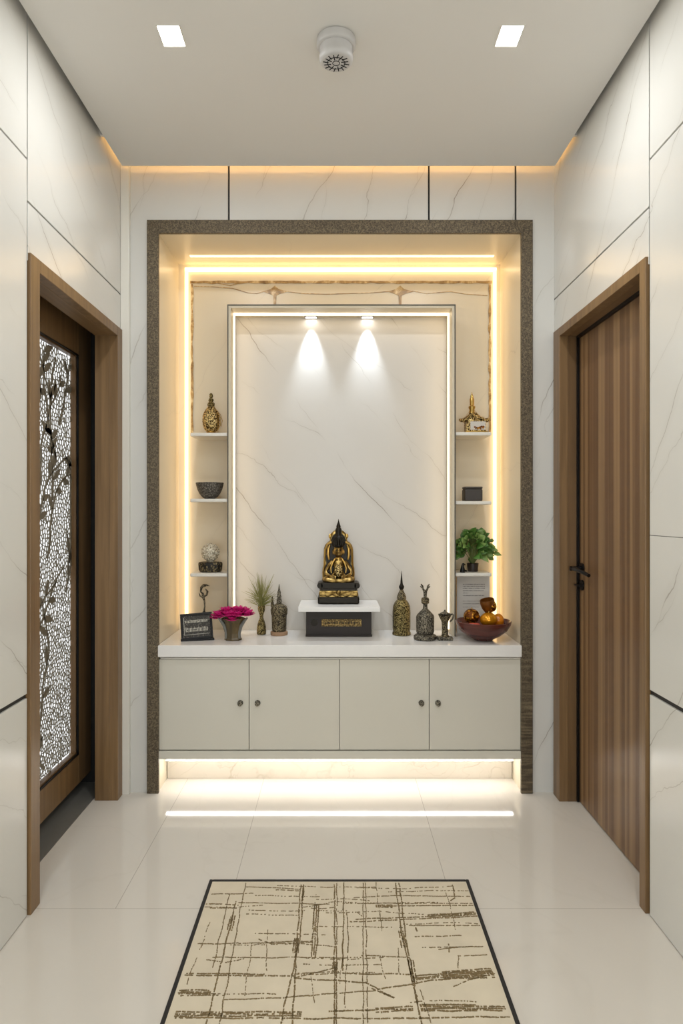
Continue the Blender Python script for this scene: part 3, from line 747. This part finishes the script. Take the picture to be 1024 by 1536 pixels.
pr.box(-w5+.018, w5-.018, -.0012, -.0001, h5*.72, h5*.735)
pr.box(-w5+.016, -w5+.018, -.0012, -.0001, h5*.2, h5*.85).box(-w5+.016, w5-.016, -.0012, -.0001, h5*.185, h5*.2)
tilt(pr.build('picture_print', 'whiteink', t_, loc=(0,0,.005)))
MB().box(-w5-.003, w5+.004, -.020, .012, 0.0002, .010).build('foot_rail', 'black', t_, bevel=.0015)
MB().box(-.012, .012, .0, .004, 0.002, h5*.8, rot=(math.radians(16),0,0), pivot=(0,.0,h5*.8)).build('easel_leg', 'black', t_, loc=(0,.036,-.0005))
# 6 flower bowl
Y6 = 3.40; s6 = Y6/1024
t_ = thing('flower_bowl', 'brown glazed flared pot filled with magenta flowers, right of the picture frame', 'flower pot', at(349.5, Y6, ZK))
b6 = MB(); b6.lathe(prof([(13,0),(13.5,1.5),(12,4),(11.5,10),(12.5,18),(15,27),(18.5,33),(17.5,33.5),(13,27),(10,20),(9,6)], s6), seg=8, sy=.75)
b6.build('pot', 'brownbowl', t_, bevel=.002)
b6 = MB()
for sx in (-1, 1):
    b6.tube([(sx*x*s6, -.012, z*s6) for x, z in ((9.5,3),(9.5,12),(12.5,22),(18,30),(22,34))], [.009,.009,.009,.007,.004], 8)
b6.build('side_fins', 'greyglaze', t_, smooth=True)
sp = MB()
for i in range(14):
    a = random.uniform(0,2*PI); sp.tube([(0,0,20*s6),(12*s6*math.cos(a),9*s6*math.sin(a),36*s6)], .0015, 5)
sp.build('stems', 'stem', t_)
def bloom(c, R, n, parent):
    mb = MB(); bm = mb.bm
    for ring, (cnt, tiltv, rr) in enumerate(((n, .15, 1), (n-3, .65, .9), (n-6, 1.1, .75))):
        for i in range(cnt):
            a = 2*PI*(i+.5*ring)/cnt+random.uniform(-.15,.15); u = Vector((math.cos(a), math.sin(a), 0)); v = Vector((-u.y, u.x, 0)); ln = R*rr*random.uniform(.85,1.1)
            up = Vector((0,0,1)); rows = []
            for t0, wd, dz in ((0,.10,0),(.35,.24,.10),(.7,.27,.22),(1.,.06,.28)):
                tt = tiltv+dz*.6
                p = Vector(c)+u*ln*t0*math.cos(tiltv)+up*(ln*t0*math.sin(tt)+ .02*R)
                rows.append((bm.verts.new(p-v*ln*wd), bm.verts.new(p-up*.0012*(t0>.1)), bm.verts.new(p+v*ln*wd)))
            for r0, r1 in zip(rows, rows[1:]):
                bm.faces.new((r0[0], r0[1], r1[1], r1[0])); bm.faces.new((r0[1], r0[2], r1[2], r1[1]))
    return mb.build('flower', 'magenta', parent, smooth=True, mods=(('SOLIDIFY', dict(thickness=.0008)),))
for (fx, fy, fz, R) in ((-18,-3,35,11),(-6,-8,37,12),(8,-8,37,12),(19,-3,37,10.5),(-10,5,40,11),(3,3,42,11),(15,6,40,11),(-8,-2,43,10),(9,-3,44,10),(-20,-5,38,9),(22,-4,40,8),(0,-9,39,10),(-24,2,32,8),(0,-10,31,9)):
    bloom((fx*1.1*s6, fy*s6, (fz-1)*s6), R*1.15*s6, 14, t_)
# 7 vase of grass
Y7 = 3.555; s7 = Y7/1024
t_ = thing('grass_vase', 'slim brass hourglass vase holding a burst of olive grass', 'vase', at(392, Y7, ZK))
MB().lathe(prof([(5.5,0),(6.8,1),(7,6),(6.5,13),(4.5,20),(2.6,25),(2.8,29),(4.8,35),(5.6,40),(5,43),(4,43),(4,38)], s7), seg=40, mod=knob(8,420,.05)).build('vase_body', 'goldfil_fine', t_, smooth=True)
gm = MB()
for i in range(150):
    a = random.uniform(0, 2*PI); el = random.uniform(.12, 1.5)
    Lg = random.uniform(.55, 1)*(46 if el > 1.0 else 33)*s7
    d = Vector((math.cos(a)*math.cos(el), math.sin(a)*math.cos(el)*.7, math.sin(el))); b0 = Vector((0,0,41*s7))+Vector((math.cos(a),math.sin(a)*.7,0))*.004
    st0 = b0+Vector((0,0,random.uniform(0,14)*s7))
    p1 = st0+d*Lg*.5; p2 = st0+d*Lg+Vector((0,0,-.004*math.cos(el)))
    w = random.uniform(.0010,.0016)
    gm.tube([st0, p1, p2], [w, w*.9, w*.25], 4)
gm.build('grass_blades', 'grass', t_)
# 8 lidded jar with spire
Y8 = 3.545; s8 = Y8/1024
t_ = thing('spired_jar', 'short filigree jar with a pointed spire on a wooden disc beside the grass vase', 'ornament', at(418.5, Y8, ZK))
MB().lathe(prof([(12.5,0),(13,.8),(13,4.5),(12,5.5)], s8), seg=40).build('disc_base', plain('pinkish_wood_disc', rgb(160,128,98), .5), t_, smooth=True)
MB().lathe(prof([(10,5.5),(10.8,8),(11,20),(11.2,30),(12.4,31),(12.6,38),(11,43),(6,46),(3.8,47)], s8), seg=56, mod=knob(10,420,.03)).build('body', 'silverfil', t_, smooth=True)
MB().lathe(prof([(3.8,47),(4,52),(3,55),(3.6,57),(2.6,61),(2.8,64),(1.6,67),(1.2,71),(.3,76)], s8), seg=24).build('spire', 'pewter', t_, smooth=True)
MB().lathe(prof([(2.5,42),(2.2,48),(1.2,50),(1.8,53),(.3,58)], s8), c=(-10.2*s8,0,0), seg=16).build('side_finial', 'silverfil', t_, smooth=True)
# 9 pedestal
t_ = thing('pedestal', 'dark lacquered block with brass plaque and a white slab top under the golden statue', 'pedestal', (.010, 3.56, ZK))
bw_, bd0, bd1 = .167, 3.49-3.56, 3.665-3.56
MB().box(-bw_, bw_, bd0, bd1, 0.0003, .1395).build('block', 'pedwood', t_, bevel=.002)
MB().box(-bw_-.002, bw_+.003, bd0-.003, bd0+.002, 0.0003, .012).build('base_moulding', 'pedwood', t_, bevel=.001)
x_0, x_1 = (482-505)*3.487/1024-.010, (542-505)*3.487/1024-.010
po = MB().box(x_0, x_1, bd0-.004, bd0-.0003, .053, .089).build('plaque', 'plaque', t_, bevel=.001)
gl = MB()
for i in range(24):
    x = x_0+.012+i*(x_1-x_0-.024)/23; gl.box(x-.0022, x+.0022, bd0-.0052, bd0-.0041, .063+random.uniform(0,.005), .075+random.uniform(0,.006))
gl.box(x_0+.006, x_1-.006, bd0-.005, bd0-.0041, .0565, .058).box(x_0+.006, x_1-.006, bd0-.005, bd0-.0041, .084, .0855)
gl.build('plaque_relief', 'blackbrass', po)
md = MB(); md.tube([(-.125, bd0-.003, .072), (-.125, bd0-.0002, .072)], .018, 24); md.build('medallion', 'blackbrass', t_, smooth=True)
MB().box((447-505)*3.4/1024-.01, (570-505)*3.4/1024-.01, 3.40-3.56, 3.678-3.56, .1397, .1625).build('slab_top', 'counter', t_, bevel=.0015)
# statue
ZS = ZK+.1626; Yst = 3.575; u = Yst/1024*1.005
sx_ = (507.5-505)*Yst/1024
t_ = thing('seated_statue', 'antique gold statue of a crowned seated deity on a stepped dark base', 'statue', (sx_, Yst, ZS))
def rr_(w, d, z0, z1, name, mat, bev, par=t_, dx=0):
    return MB().box((-w/2+dx)*u, (w/2+dx)*u, -d/2*u, d/2*u, z0*u, z1*u).build(name, mat, par, bevel=bev, segs=4, smooth=True)
rr_(61, 40, .1, 11, 'bottom_step', 'blackbrass', 2.5*u)
gbm = MB()
for i in range(28):
    a = -26.5+53*i/27; gbm.ball((a*u, -17.2*u, (15+.8*math.sin(i*.9))*u), 2.7*u, (1,.7,1.25), 2)
gbm.box(-28*u, 28*u, -17*u, 17*u, 11*u, 19.5*u); gbm.ball((0,-18*u,17*u), 3.6*u, sub=2)
gbm.build('gold_band', 'antique', t_, smooth=True)
rr_(53, 33, 19, 24, 'recess', 'blackbrass', 1*u)
up = MB(); up.box(-26*u, 26*u, -17*u, 17*u, 23*u, 31.5*u)
for sx in (-1, 1): up.tube([(sx*27*u, -17*u, 27*u), (sx*27*u, 17*u, 27*u)], 4.4*u, 20)
up.build('upper_step', 'blackbrass', t_, smooth=True, bevel=.6*u)
# throne back
pts = []
for a_, z in ((24,31),(24.5,44),(23.6,52),(22,56),(22.5,68),(22,80),(20,86),(16,90),(12.5,92),(13.5,97),(11,103),(6,108)): pts.append((a_*u, z*u))
outl = pts+[(-x, z) for x, z in pts[::-1]]
th = MB(); th.prism(outl, 5*u, 10*u)
th.build('throne_back', 'antique', t_, bevel=2.2*u, segs=3, smooth=True)
dr_ = MB(); dr_.prism([(x*.84, (z-66*u)*.88+66*u) for x, z in outl], 4.0*u, 5.1*u); dr_.build('dark_recess', 'blackbrass', t_)
ti = MB()
for sx in (-1, 1):
    ti.tube([(sx*x*u, 4.5*u, z*u) for x, z in ((22,34),(22.6,45),(21,55),(20.5,68),(20,79),(16,87),(10,90))], 1.7*u, 8)
    ti.tube([(sx*x*u, 3.4*u, z*u) for x, z in ((14,64),(15.5,72),(15,80),(12.5,86))], [1.4*u,2.6*u,2.4*u,1.2*u], 10)
    ti.ball((sx*12.5*u, 4*u, 99*u), 2.4*u, (1,.6,1.6), 2)
ti.build('throne_trim', 'gold', t_, smooth=True)
# figure: one continuous surface
fg = MB()
fg.ball((0,-1*u,44*u), 8*u, (1.05,.9,1.3)); fg.ball((0,0,56*u), 8*u, (1.05,.75,1.0)); fg.ball((0,.5*u,60.5*u), 6.5*u, (1.6,.75,.55))
fg.tube([(0,-.5*u,62*u),(0,-1*u,70*u)], [3.6*u,3.2*u], 14)
fg.ball((0,-3*u,77.5*u), 7.6*u, (1,1.0,1.25)); fg.ball((0,-10.8*u,76.5*u), 1.6*u, (.8,1,1.6), 2); fg.ball((0,-9.6*u,71.6*u), 2.2*u, (1.2,.7,.5), 2)
for sx in (-1,1):
    fg.ball((sx*8*u, -2*u, 75.5*u), 2*u, (.5,.8,2.2), 2)
    fg.tube([(sx*8.5*u,0,61.5*u),(sx*13.5*u,-1*u,56*u),(sx*18.5*u,-2.5*u,47.5*u),(sx*18*u,-5*u,43.5*u),(sx*13*u,-10*u,41*u),(sx*9*u,-13.5*u,39.5*u)], [3.3*u,2.9*u,2.5*u,2.4*u,2.1*u,1.8*u], 14)
    fg.tube([(sx*6*u,0,36*u),(sx*14*u,-4*u,36*u),(sx*20.5*u,-7*u,35*u),(sx*17*u,-12*u,34.6*u),(sx*6*u,-14.5*u,34*u),(-sx*5*u,-14.5*u,34.2*u)], [6*u,5.6*u,4.4*u,3.8*u,3.2*u,2.4*u], 14)
    for k in range(4): fg.tube([(sx*(9.5-k*.2)*u,(-13-.3*k)*u,(41.3-k*1.1)*u),(sx*5.5*u,(-15.3-.3*k)*u,(40.8-k*1.1)*u),(sx*(3.2+.3*k)*u,(-16-.2*k)*u,(40.2-k*1.1)*u)], [1.1*u,.95*u,.75*u], 8)
    fg.tube([(sx*9.5*u,-12.5*u,41.5*u),(sx*8*u,-14*u,44*u),(sx*6.5*u,-14.8*u,45*u)], [1.1*u,1*u,.8*u], 8)
fg.build('figure', 'antique', t_, smooth=True, mods=(('REMESH', dict(mode='VOXEL', voxel_size=.0022, use_smooth_shade=True)), ('SMOOTH', dict(factor=.5, iterations=2))))
br = MB(); br.ball((0,-10*u,49*u), 6.2*u, (1,.55,1.6), 3); br.build('breast_ornament', 'goldfil', t_, smooth=True)
nk = MB()
for sx in (-1,1): nk.tube([(sx*x*u, y*u, z*u) for x, y, z in ((5,-4,66),(9,-6,60),(11.5,-8,52),(10.5,-10,45))], [1.1*u,1.3*u,1.2*u,.9*u], 8)
nk.lathe(prof([(3.8,64.5),(5.2,65.5),(5.0,67.2),(3.6,68)], u), seg=24)
nk.build('necklace', 'gold', t_, smooth=True)
ey = MB()
for sx in (-1,1):
    e_ = MB(); e_.ball((sx*3*u, -9.8*u, 78.8*u), 1.5*u, (1.2,.45,.5), 2); e_.build('eye', 'blackbrass', t_, smooth=True)
ey.tube([(-2.2*u,-10.8*u,71.8*u),(0,-11.3*u,71.3*u),(2.2*u,-10.8*u,71.8*u)], .45*u, 6)
ey.build('mouth', 'blackbrass', t_, smooth=True)
cw = MB(); cw.lathe(prof([(7.6,83.5),(8.4,84.5),(8.2,86.5),(7.2,88),(7.8,91),(7.4,95),(5.8,98.5),(4.6,99.5)], u), c=(0,-2.5*u,0), seg=40, mod=knob(8,300,.06))
for k in range(7):
    a = -PI/2+(k-3)*.45; cw.lathe(prof([(1.8,86),(2.3,90),(1.4,94),(.2,98)], u), c=(7.8*u*math.cos(a), 7.8*u*math.sin(a)-2.5*u, 0), seg=10)
cw.build('crown', 'blackbrass', t_, smooth=True)
sp = MB(); sp.lathe(prof([(4.4,99),(4.6,102),(4.4,104),(4.8,107),(4.2,110),(3,112),(3.2,114),(1.8,118),(.9,121),(.15,125)], u), c=(0,-1.5*u,0), seg=24, mod=knob(7,420,.08))
sp.build('crown_spire', 'blackbrass', t_, smooth=True)
# 10 tall bottle with needle spire
YA = 3.545; sa = YA/1024
t_ = thing('needle_bottle', 'tall brass filigree bottle with a needle spire, right of the pedestal', 'bottle', at(602, YA, ZK))
MB().lathe(prof([(13,0),(14,1),(13.6,4),(12.8,5)], sa), seg=40).build('foot', 'goldfil_fine', t_, smooth=True)
MB().lathe(prof([(12.4,5),(13.2,10),(13.3,34),(12.6,43),(10,49),(6.2,53)], sa), seg=64, mod=knob(12,300,.02)).build('body', 'goldfil_fine', t_, smooth=True)
MB().lathe(prof([(6.2,53),(7,55),(6,60),(3.6,64.5),(2.4,68)], sa), seg=32, mod=knob(6,500,.06)).build('shoulder', 'silverfil', t_, smooth=True)
MB().lathe(prof([(2.4,68),(3.8,70),(4,73),(2.4,75),(1.9,77),(1.2,85),(.2,96)], sa), seg=20).build('spire', 'blackbrass', t_, smooth=True)
# 11 decanter with antlers
YD = 3.415; sd_ = YD/1024
t_ = thing('antler_decanter', 'dark pewter relief decanter with an antler-shaped stopper on a round foot', 'decanter', at(637.5, YD, ZK))
MB().lathe(prof([(15,0),(17.2,1.5),(17.2,5.5),(15,7.5),(11.5,9)], sd_), seg=48).build('foot', 'pewter', t_, smooth=True)
MB().lathe(prof([(12,9),(13.4,11),(13.6,34),(12.6,37),(8,42),(3.6,46),(3.2,53)], sd_), seg=12, mod=None).build('body', 'pewter', t_, smooth=True, bevel=.001)
MB().lathe(prof([(4,53.2),(5.8,54.5),(6,60),(5,62.5),(3,63)], sd_), seg=32).build('collar', 'silverfil', t_, smooth=True)
an = MB(); an.tube([(0,0,63*sd_),(0,0,69*sd_),(0,0,74*sd_)], [2.2*sd_,2.8*sd_,3*sd_], 12)
for sx in (-1,1):
    an.tube([(sx*x*sd_,0,z*sd_) for x, z in ((1,72),(3.5,76),(4,80),(6.2,83))], [1.8*sd_,1.5*sd_,1.4*sd_,.8*sd_], 8)
    an.tube([(sx*x*sd_,0,z*sd_) for x, z in ((3.5,77),(6,78.5),(7.4,80))], [1.2*sd_,1*sd_,.6*sd_], 8)
an.build('antler_stopper', 'pewter', t_, smooth=True)
# 12 goblet
YG = 3.405; sg = YG/1024
t_ = thing('goblet', 'short pewter column goblet with a small handle beside the red bowl', 'goblet', at(667, YG, ZK))
MB().box(-11.5*sg, 11.5*sg, -8*sg, 8*sg, .0003, 5*sg).build('foot', 'pewter', t_, bevel=1.5*sg, smooth=True, segs=3)
MB().lathe(prof([(6.5,5),(4.6,8),(4.2,18),(4.6,26),(6,30),(9,36),(9.4,37.5),(8,37.3),(5,32),(3,28)], sg), seg=32, mod=lambda a, z: 1+.05*math.cos(10*a)).build('stem_and_cup', 'silverfil', t_, smooth=True)
hm = MB(); hm.tube([(x*sg,0,z*sg) for x, z in ((8,37),(11,38.5),(13,37),(11.5,31),(7.5,27))], [1.3*sg]*5, 8)
hm.tube([(-10*sg,0,38.3*sg),(9*sg,0,38.3*sg)], 1*sg, 8); hm.build('handle', 'pewter', t_, smooth=True)
lid = MB(); lid.lathe(prof([(4,38.6),(7.5,39),(7.3,40),(2,42.5),(1,45)], sg), seg=24)
lid.build('lid', 'pewter', t_, smooth=True)
# 13 red bowl and its contents
YR = 3.40; sr = YR/1024
xr = (724.5-505)*YR/1024
tag(MB().lathe(prof([(12,0),(14,.6),(15,2),(25,7),(35,15),(40.5,24),(41.5,28.5),(40.5,29.3),(38.5,28),(32,18),(22,10.5),(10,7)], sr), seg=72).build('fruit_bowl', 'redwood', loc=(xr, YR, ZK+.0003), smooth=True),
    'wide red-brown lacquered wooden bowl at the right end of the countertop', 'bowl')
def inbowl(px, py, rad, mat, name, label, cat, dy=-.01, sc=(1,1,1), stem=True):
    Yc = YR+dy; p = wp(px, py, Yc)
    t2 = thing(name, label, cat, p)
    m_ = MB(); m_.ball((0,0,0), rad*sr, sc, 4); m_.build('body', mat, t2, smooth=True)
    if stem: m_ = MB(); m_.tube([(0,0,rad*sr*sc[2]*.95),(0.002,0,rad*sr*sc[2]+.006)], [.003,.002], 8); m_.build('stem', 'gold', t2, smooth=True)
    return t2
inbowl(707, 924, 12, 'amber', 'openwork_fruit', 'amber openwork orb at the left side of the red bowl', 'ornamental fruit', sc=(1,.95,.92))
inbowl(732.5, 929.5, 12.6, 'fruit', 'golden_fruit', 'smooth shiny golden fruit in the middle of the red bowl', 'ornamental fruit', dy=-.035, sc=(1.02,.95,.86))
inbowl(747, 931, 8.5, 'orange', 'orange_fruit', 'small orange fruit behind the golden one at the right of the red bowl', 'ornamental fruit', dy=.0, sc=(1,1,1.25), stem=False)
t2 = thing('amber_cup', 'small brown and gold cup lying tilted on top of the golden fruit', 'cup', wp(731.5, 908.5, YR-.008)); t2.rotation_euler = (math.radians(10), math.radians(-12), 0)
MB().lathe(prof([(4,-10),(6,-9.5),(9.5,-3),(11,5),(10.6,9.5),(9.6,9.5),(9.8,4),(7.5,-3),(3,-7)], sr), seg=40).build('cup_body', plain('brown_cup', rgb(124,74,24), .3, metal=.4), t2, smooth=True)
MB().ball((5.4*sr,-.018,0), 7.6*sr, (.8,.6,1.15), 3).build('gold_medallion', 'amber', t2, smooth=True)
pf = MB()
for i in range(16):
    a = random.uniform(0, 2*PI); r0 = random.uniform(0, .022); pf.ball((r0*math.cos(a), r0*.7*math.sin(a), random.uniform(0,.004)), .008, (1.3,1,.5), 2)
tag(pf.build('petals', 'pinkfruit', loc=wp(712, 937, YR-.075), smooth=True), 'handful of coral pink petals at the front of the red bowl', 'petals', kind='stuff')
# 14 plant
YP = 3.59; sp_ = YP/1024
t_ = thing('leafy_plant', 'bushy green leafy plant in a small dark pot on the lower right shelf', 'potted plant', at(709, YP, SR[2]))
MB().lathe(prof([(6.5,0),(7.5,.5),(8.5,7),(9,12),(8.2,12.5),(7.5,10),(5,9.5)], sp_), seg=32).build('pot', 'pot', t_, smooth=True)
sm = MB(); lm = [MB(), MB()]
def leaf(mb, base, d, ln, wd, droop):
    bm = mb.bm; d = d.normalized(); n0 = Vector((random.uniform(-.5,.5), -1, random.uniform(.1,1.2))).normalized(); side = d.cross(n0);
    if side.length < .1: side = Vector((1,0,0))
    side.normalize(); nrm = side.cross(d).normalized(); rows = []
    for t0, wf in ((0,.05),(.12,.75),(.32,1),(.58,.8),(.82,.36),(1,.02)):
        p = base+d*ln*t0-Vector((0,0,1))*droop*ln*t0*t0
        rows.append((bm.verts.new(p-side*wd*wf+nrm*wd*wf*.3), bm.verts.new(p), bm.verts.new(p+side*wd*wf+nrm*wd*wf*.3)))
    for r0, r1 in zip(rows, rows[1:]):
        bm.faces.new((r0[0], r0[1], r1[1], r1[0])); bm.faces.new((r0[1], r0[2], r1[2], r1[1]))
for i in range(130):
    a = random.uniform(0, 2*PI); el = random.uniform(-.55, 1.3); R_ = random.uniform(.55, 1)
    c_ = Vector((0,0,36*sp_)); tip = c_+Vector((math.cos(a)*math.cos(el)*27*sp_, math.sin(a)*math.cos(el)*15*sp_, math.sin(el)*24*sp_))*R_
    if el < .1: tip.z += random.uniform(-.02, .01)
    sm.tube([(0,0,9*sp_), (c_+(tip-c_)*.35)*Vector((1,1,1)).length/1.7320508, tip], [.0018,.0014,.0008], 5)
    d = (tip-Vector((0,0,30*sp_))).normalized(); d = (d+Vector((random.uniform(-.6,.6), random.uniform(-.7,.1), random.uniform(-.35,.3)))).normalized()
    leaf(lm[i % 2 if i % 3 else 0], tip, d, random.uniform(10,16)*sp_, random.uniform(4.2,7)*sp_, random.uniform(.1,.5))
for v in ((24,-2,26,1),(34,-4,27,1),(-26,-4,22,-1),(29,-3,34,1)):
    leaf(lm[1], Vector((v[0]-4*v[3], v[1], v[2]))*sp_, Vector((v[3],-.3,-.05)), 12*sp_, 4.6*sp_, .15)
    sm.tube([(0,0,12*sp_), (v[0]*.5*sp_, -.005, 30*sp_), ((v[0]-4*v[3])*sp_, v[1]*sp_, v[2]*sp_)], [.0018,.0014,.001], 5)
sm.build('stems', 'stem', t_)
lm[0].build('foliage', 'leaf', t_, smooth=True, mods=(('SOLIDIFY', dict(thickness=.0006)),))
lm[1].build('young_foliage', 'leaf2', t_, smooth=True, mods=(('SOLIDIFY', dict(thickness=.0006)),))['label'] = 'lighter green leaves'
cat_ = MB(); sk = 3.56/1024
cat_.lathe(prof([(3.6,0),(4,1),(3.4,5),(2.2,9),(1.5,11)], sk), seg=20); cat_.ball((1.2*sk,0,12*sk), 2*sk, (1.2,.9,1), 2); cat_.tube([(2*sk,0,12*sk),(5*sk,0,11.4*sk)], [1*sk,.3*sk], 8); cat_.tube([(1*sk,0,3*sk),(6.5*sk,0,2*sk)], [1.8*sk,1.2*sk], 8)
tag(cat_.build('bird_figurine', 'black', loc=at(693.5, 3.53, SR[2]+.0003), smooth=True, mods=(('REMESH', dict(mode='VOXEL', voxel_size=.0012)),)), 'tiny black figurine standing left of the plant pot', 'figurine')
# 15 cube
t_ = thing('ceramic_box', 'small rounded charcoal box alone on the middle right shelf', 'box', at(708, YS, SR[1]))
MB().box(-13.3*s, 13.3*s, -12*s, 12*s, .0003, 18*s).build('box_body', 'cube', t_, bevel=2*s, smooth=True, segs=4)
MB().box(-13.3*s, 13.3*s, -12*s, 12*s, 18.4*s, 21.5*s).build('lid', 'cube', t_, bevel=1.4*s, smooth=True, segs=4)
MB().box(-12*s, 12*s, -11*s, 11*s, 17.9*s, 18.5*s).build('rim', 'dark', t_)
# 16 gold temple
t_ = thing('miniature_temple', 'gold openwork miniature temple with a tall spire on the upper right shelf', 'ornament', at(711.5, YS, SR[0]))
MB().box(-15.5*s, 17.5*s, -11*s, 11*s, .0003, 3*s).build('base', 'gold', t_, bevel=.001)
MB().box(-14*s, 15.5*s, -9*s, 9*s, 3*s, 19*s).build('walls', 'goldfil', t_, bevel=.001)
pn = MB(); pn.box(-8*s, 14.5*s, -9.8*s, -9.05*s, 5*s, 17.5*s)
pno = pn.build('white_panel', 'porcelain', t_, bevel=.001)
vg = MB()
for i in range(14): vg.ball((random.uniform(-2,14)*s, -10*s, random.uniform(5.5,10)*s), random.uniform(.9,1.8)*s, (1,.4,1), 2)
vg.build('panel_relief', 'amber', pno, smooth=True)
rf = MB()
for i in range(46):
    t0 = i/45; x = (-20+41*t0)*s; hgt = 20+ (7*math.exp(-((t0-.42)/.22)**2)); rf.ball((x, random.uniform(-9,4)*s, (hgt+random.uniform(-2,2))*s), random.uniform(1.8,3)*s, (1.2,1,.9), 2)
rf.lathe(prof([(16,18),(14,22),(10,26),(7,29),(4.5,32)], s), c=(-2*s,0,0), seg=40, mod=knob(9,600,.1), sy=.6)
rf.build('ornate_roof', 'goldfil', t_, smooth=True)
tw = MB(); tw.lathe(prof([(4.5,31),(3.6,36),(5,38.5),(5,41),(3,42.5),(3.2,48),(3.4,52),(2,54.5),(2.2,57),(1,59),(.2,63)], s), c=(-4*s,0,0), seg=20, mod=knob(6,500,.06))
tw.build('spire', 'gold', t_, smooth=True)
wr = MB()
for sx, xe in ((-1,-16),(1,10)): wr.tube([(-4*s,-.004,40*s), ((xe*.5-2)*s,-.006,31*s), (xe*s,-.01,24*s)], .0009, 6)
wr.build('stays', 'gold', t_)
# printed card under the lower right shelf
YCd = 3.60; xcd = (709.5-505)*YCd/1024
t_ = thing('printed_card', 'tall white card of small printed text standing behind the red bowl', 'card', (xcd, YCd, ZK))
hC = SR[2]-.018-ZK-.003
MB().box(-.086, .086, 0, .006, .0005, hC).build('board', 'card', t_)
tx = MB()
def txt(z, x0, x1, hh):
    x = x0
    while x < x1:
        w_ = random.uniform(.0012,.0028); tx.box(x, min(x+w_, x1), -.0008, -.0001, z+random.uniform(0,.0006), z+hh*random.uniform(.75,1)); x += w_+random.choice((.0009,.0009,.0009,.003))
rowz = [(1024, 0)]
for i, (py, e0, e1, hh) in enumerate(((877,694,727,.0042),(880,694,727,.0042),(883,694,727,.0042),(886.5,694,725,.004),(890,694,702,.0035),(894,694,726,.005),(902,694,720,.003),(906,694,722,.003),(911,694,718,.003))):
    if i == 6: tx.build('printed_paragraph', 'ink', t_); tx = MB()
    txt(H-(py-767)*YCd/1024-ZK, (e0-505)*YCd/1024-xcd, (e1-505)*YCd/1024-xcd, hh)
tx.build('printed_paragraph', 'ink', t_)

l = bpy.data.lights.new('rear_fill_light', 'AREA'); l.shape = 'RECTANGLE'; l.size = 1.7; l.size_y = 2.2; l.energy = 35; l.color = (.86,.94,1)  # soft fill light added behind the viewpoint to brighten ceiling and doors
lo = bpy.data.objects.new('rear_fill_light', l); COL.objects.link(lo); lo.location = (0, YF+.05, 1.3); lo.rotation_euler = (math.radians(97), 0, 0)
# ------------------------------------------------------------------ world, camera, view
w = bpy.data.worlds.new('world'); bpy.context.scene.world = w; w.use_nodes = True
w.node_tree.nodes['Background'].inputs[0].default_value = (.9,.95,1,1); w.node_tree.nodes['Background'].inputs[1].default_value = .05
cam = bpy.data.cameras.new('camera'); co = bpy.data.objects.new('camera', cam); COL.objects.link(co)
cam.sensor_width = 36; cam.lens = 24; cam.shift_x = 7/1536; cam.shift_y = -1/1536; cam.clip_start = .02
co.location = (0,0,H); co.rotation_euler = (PI/2,0,0)
sc = bpy.context.scene; sc.camera = co
sc.view_settings.view_transform = 'Standard'; sc.view_settings.look = 'None'; sc.view_settings.gamma = 1; sc.view_settings.exposure = .09
sc.view_settings.use_curve_mapping = False
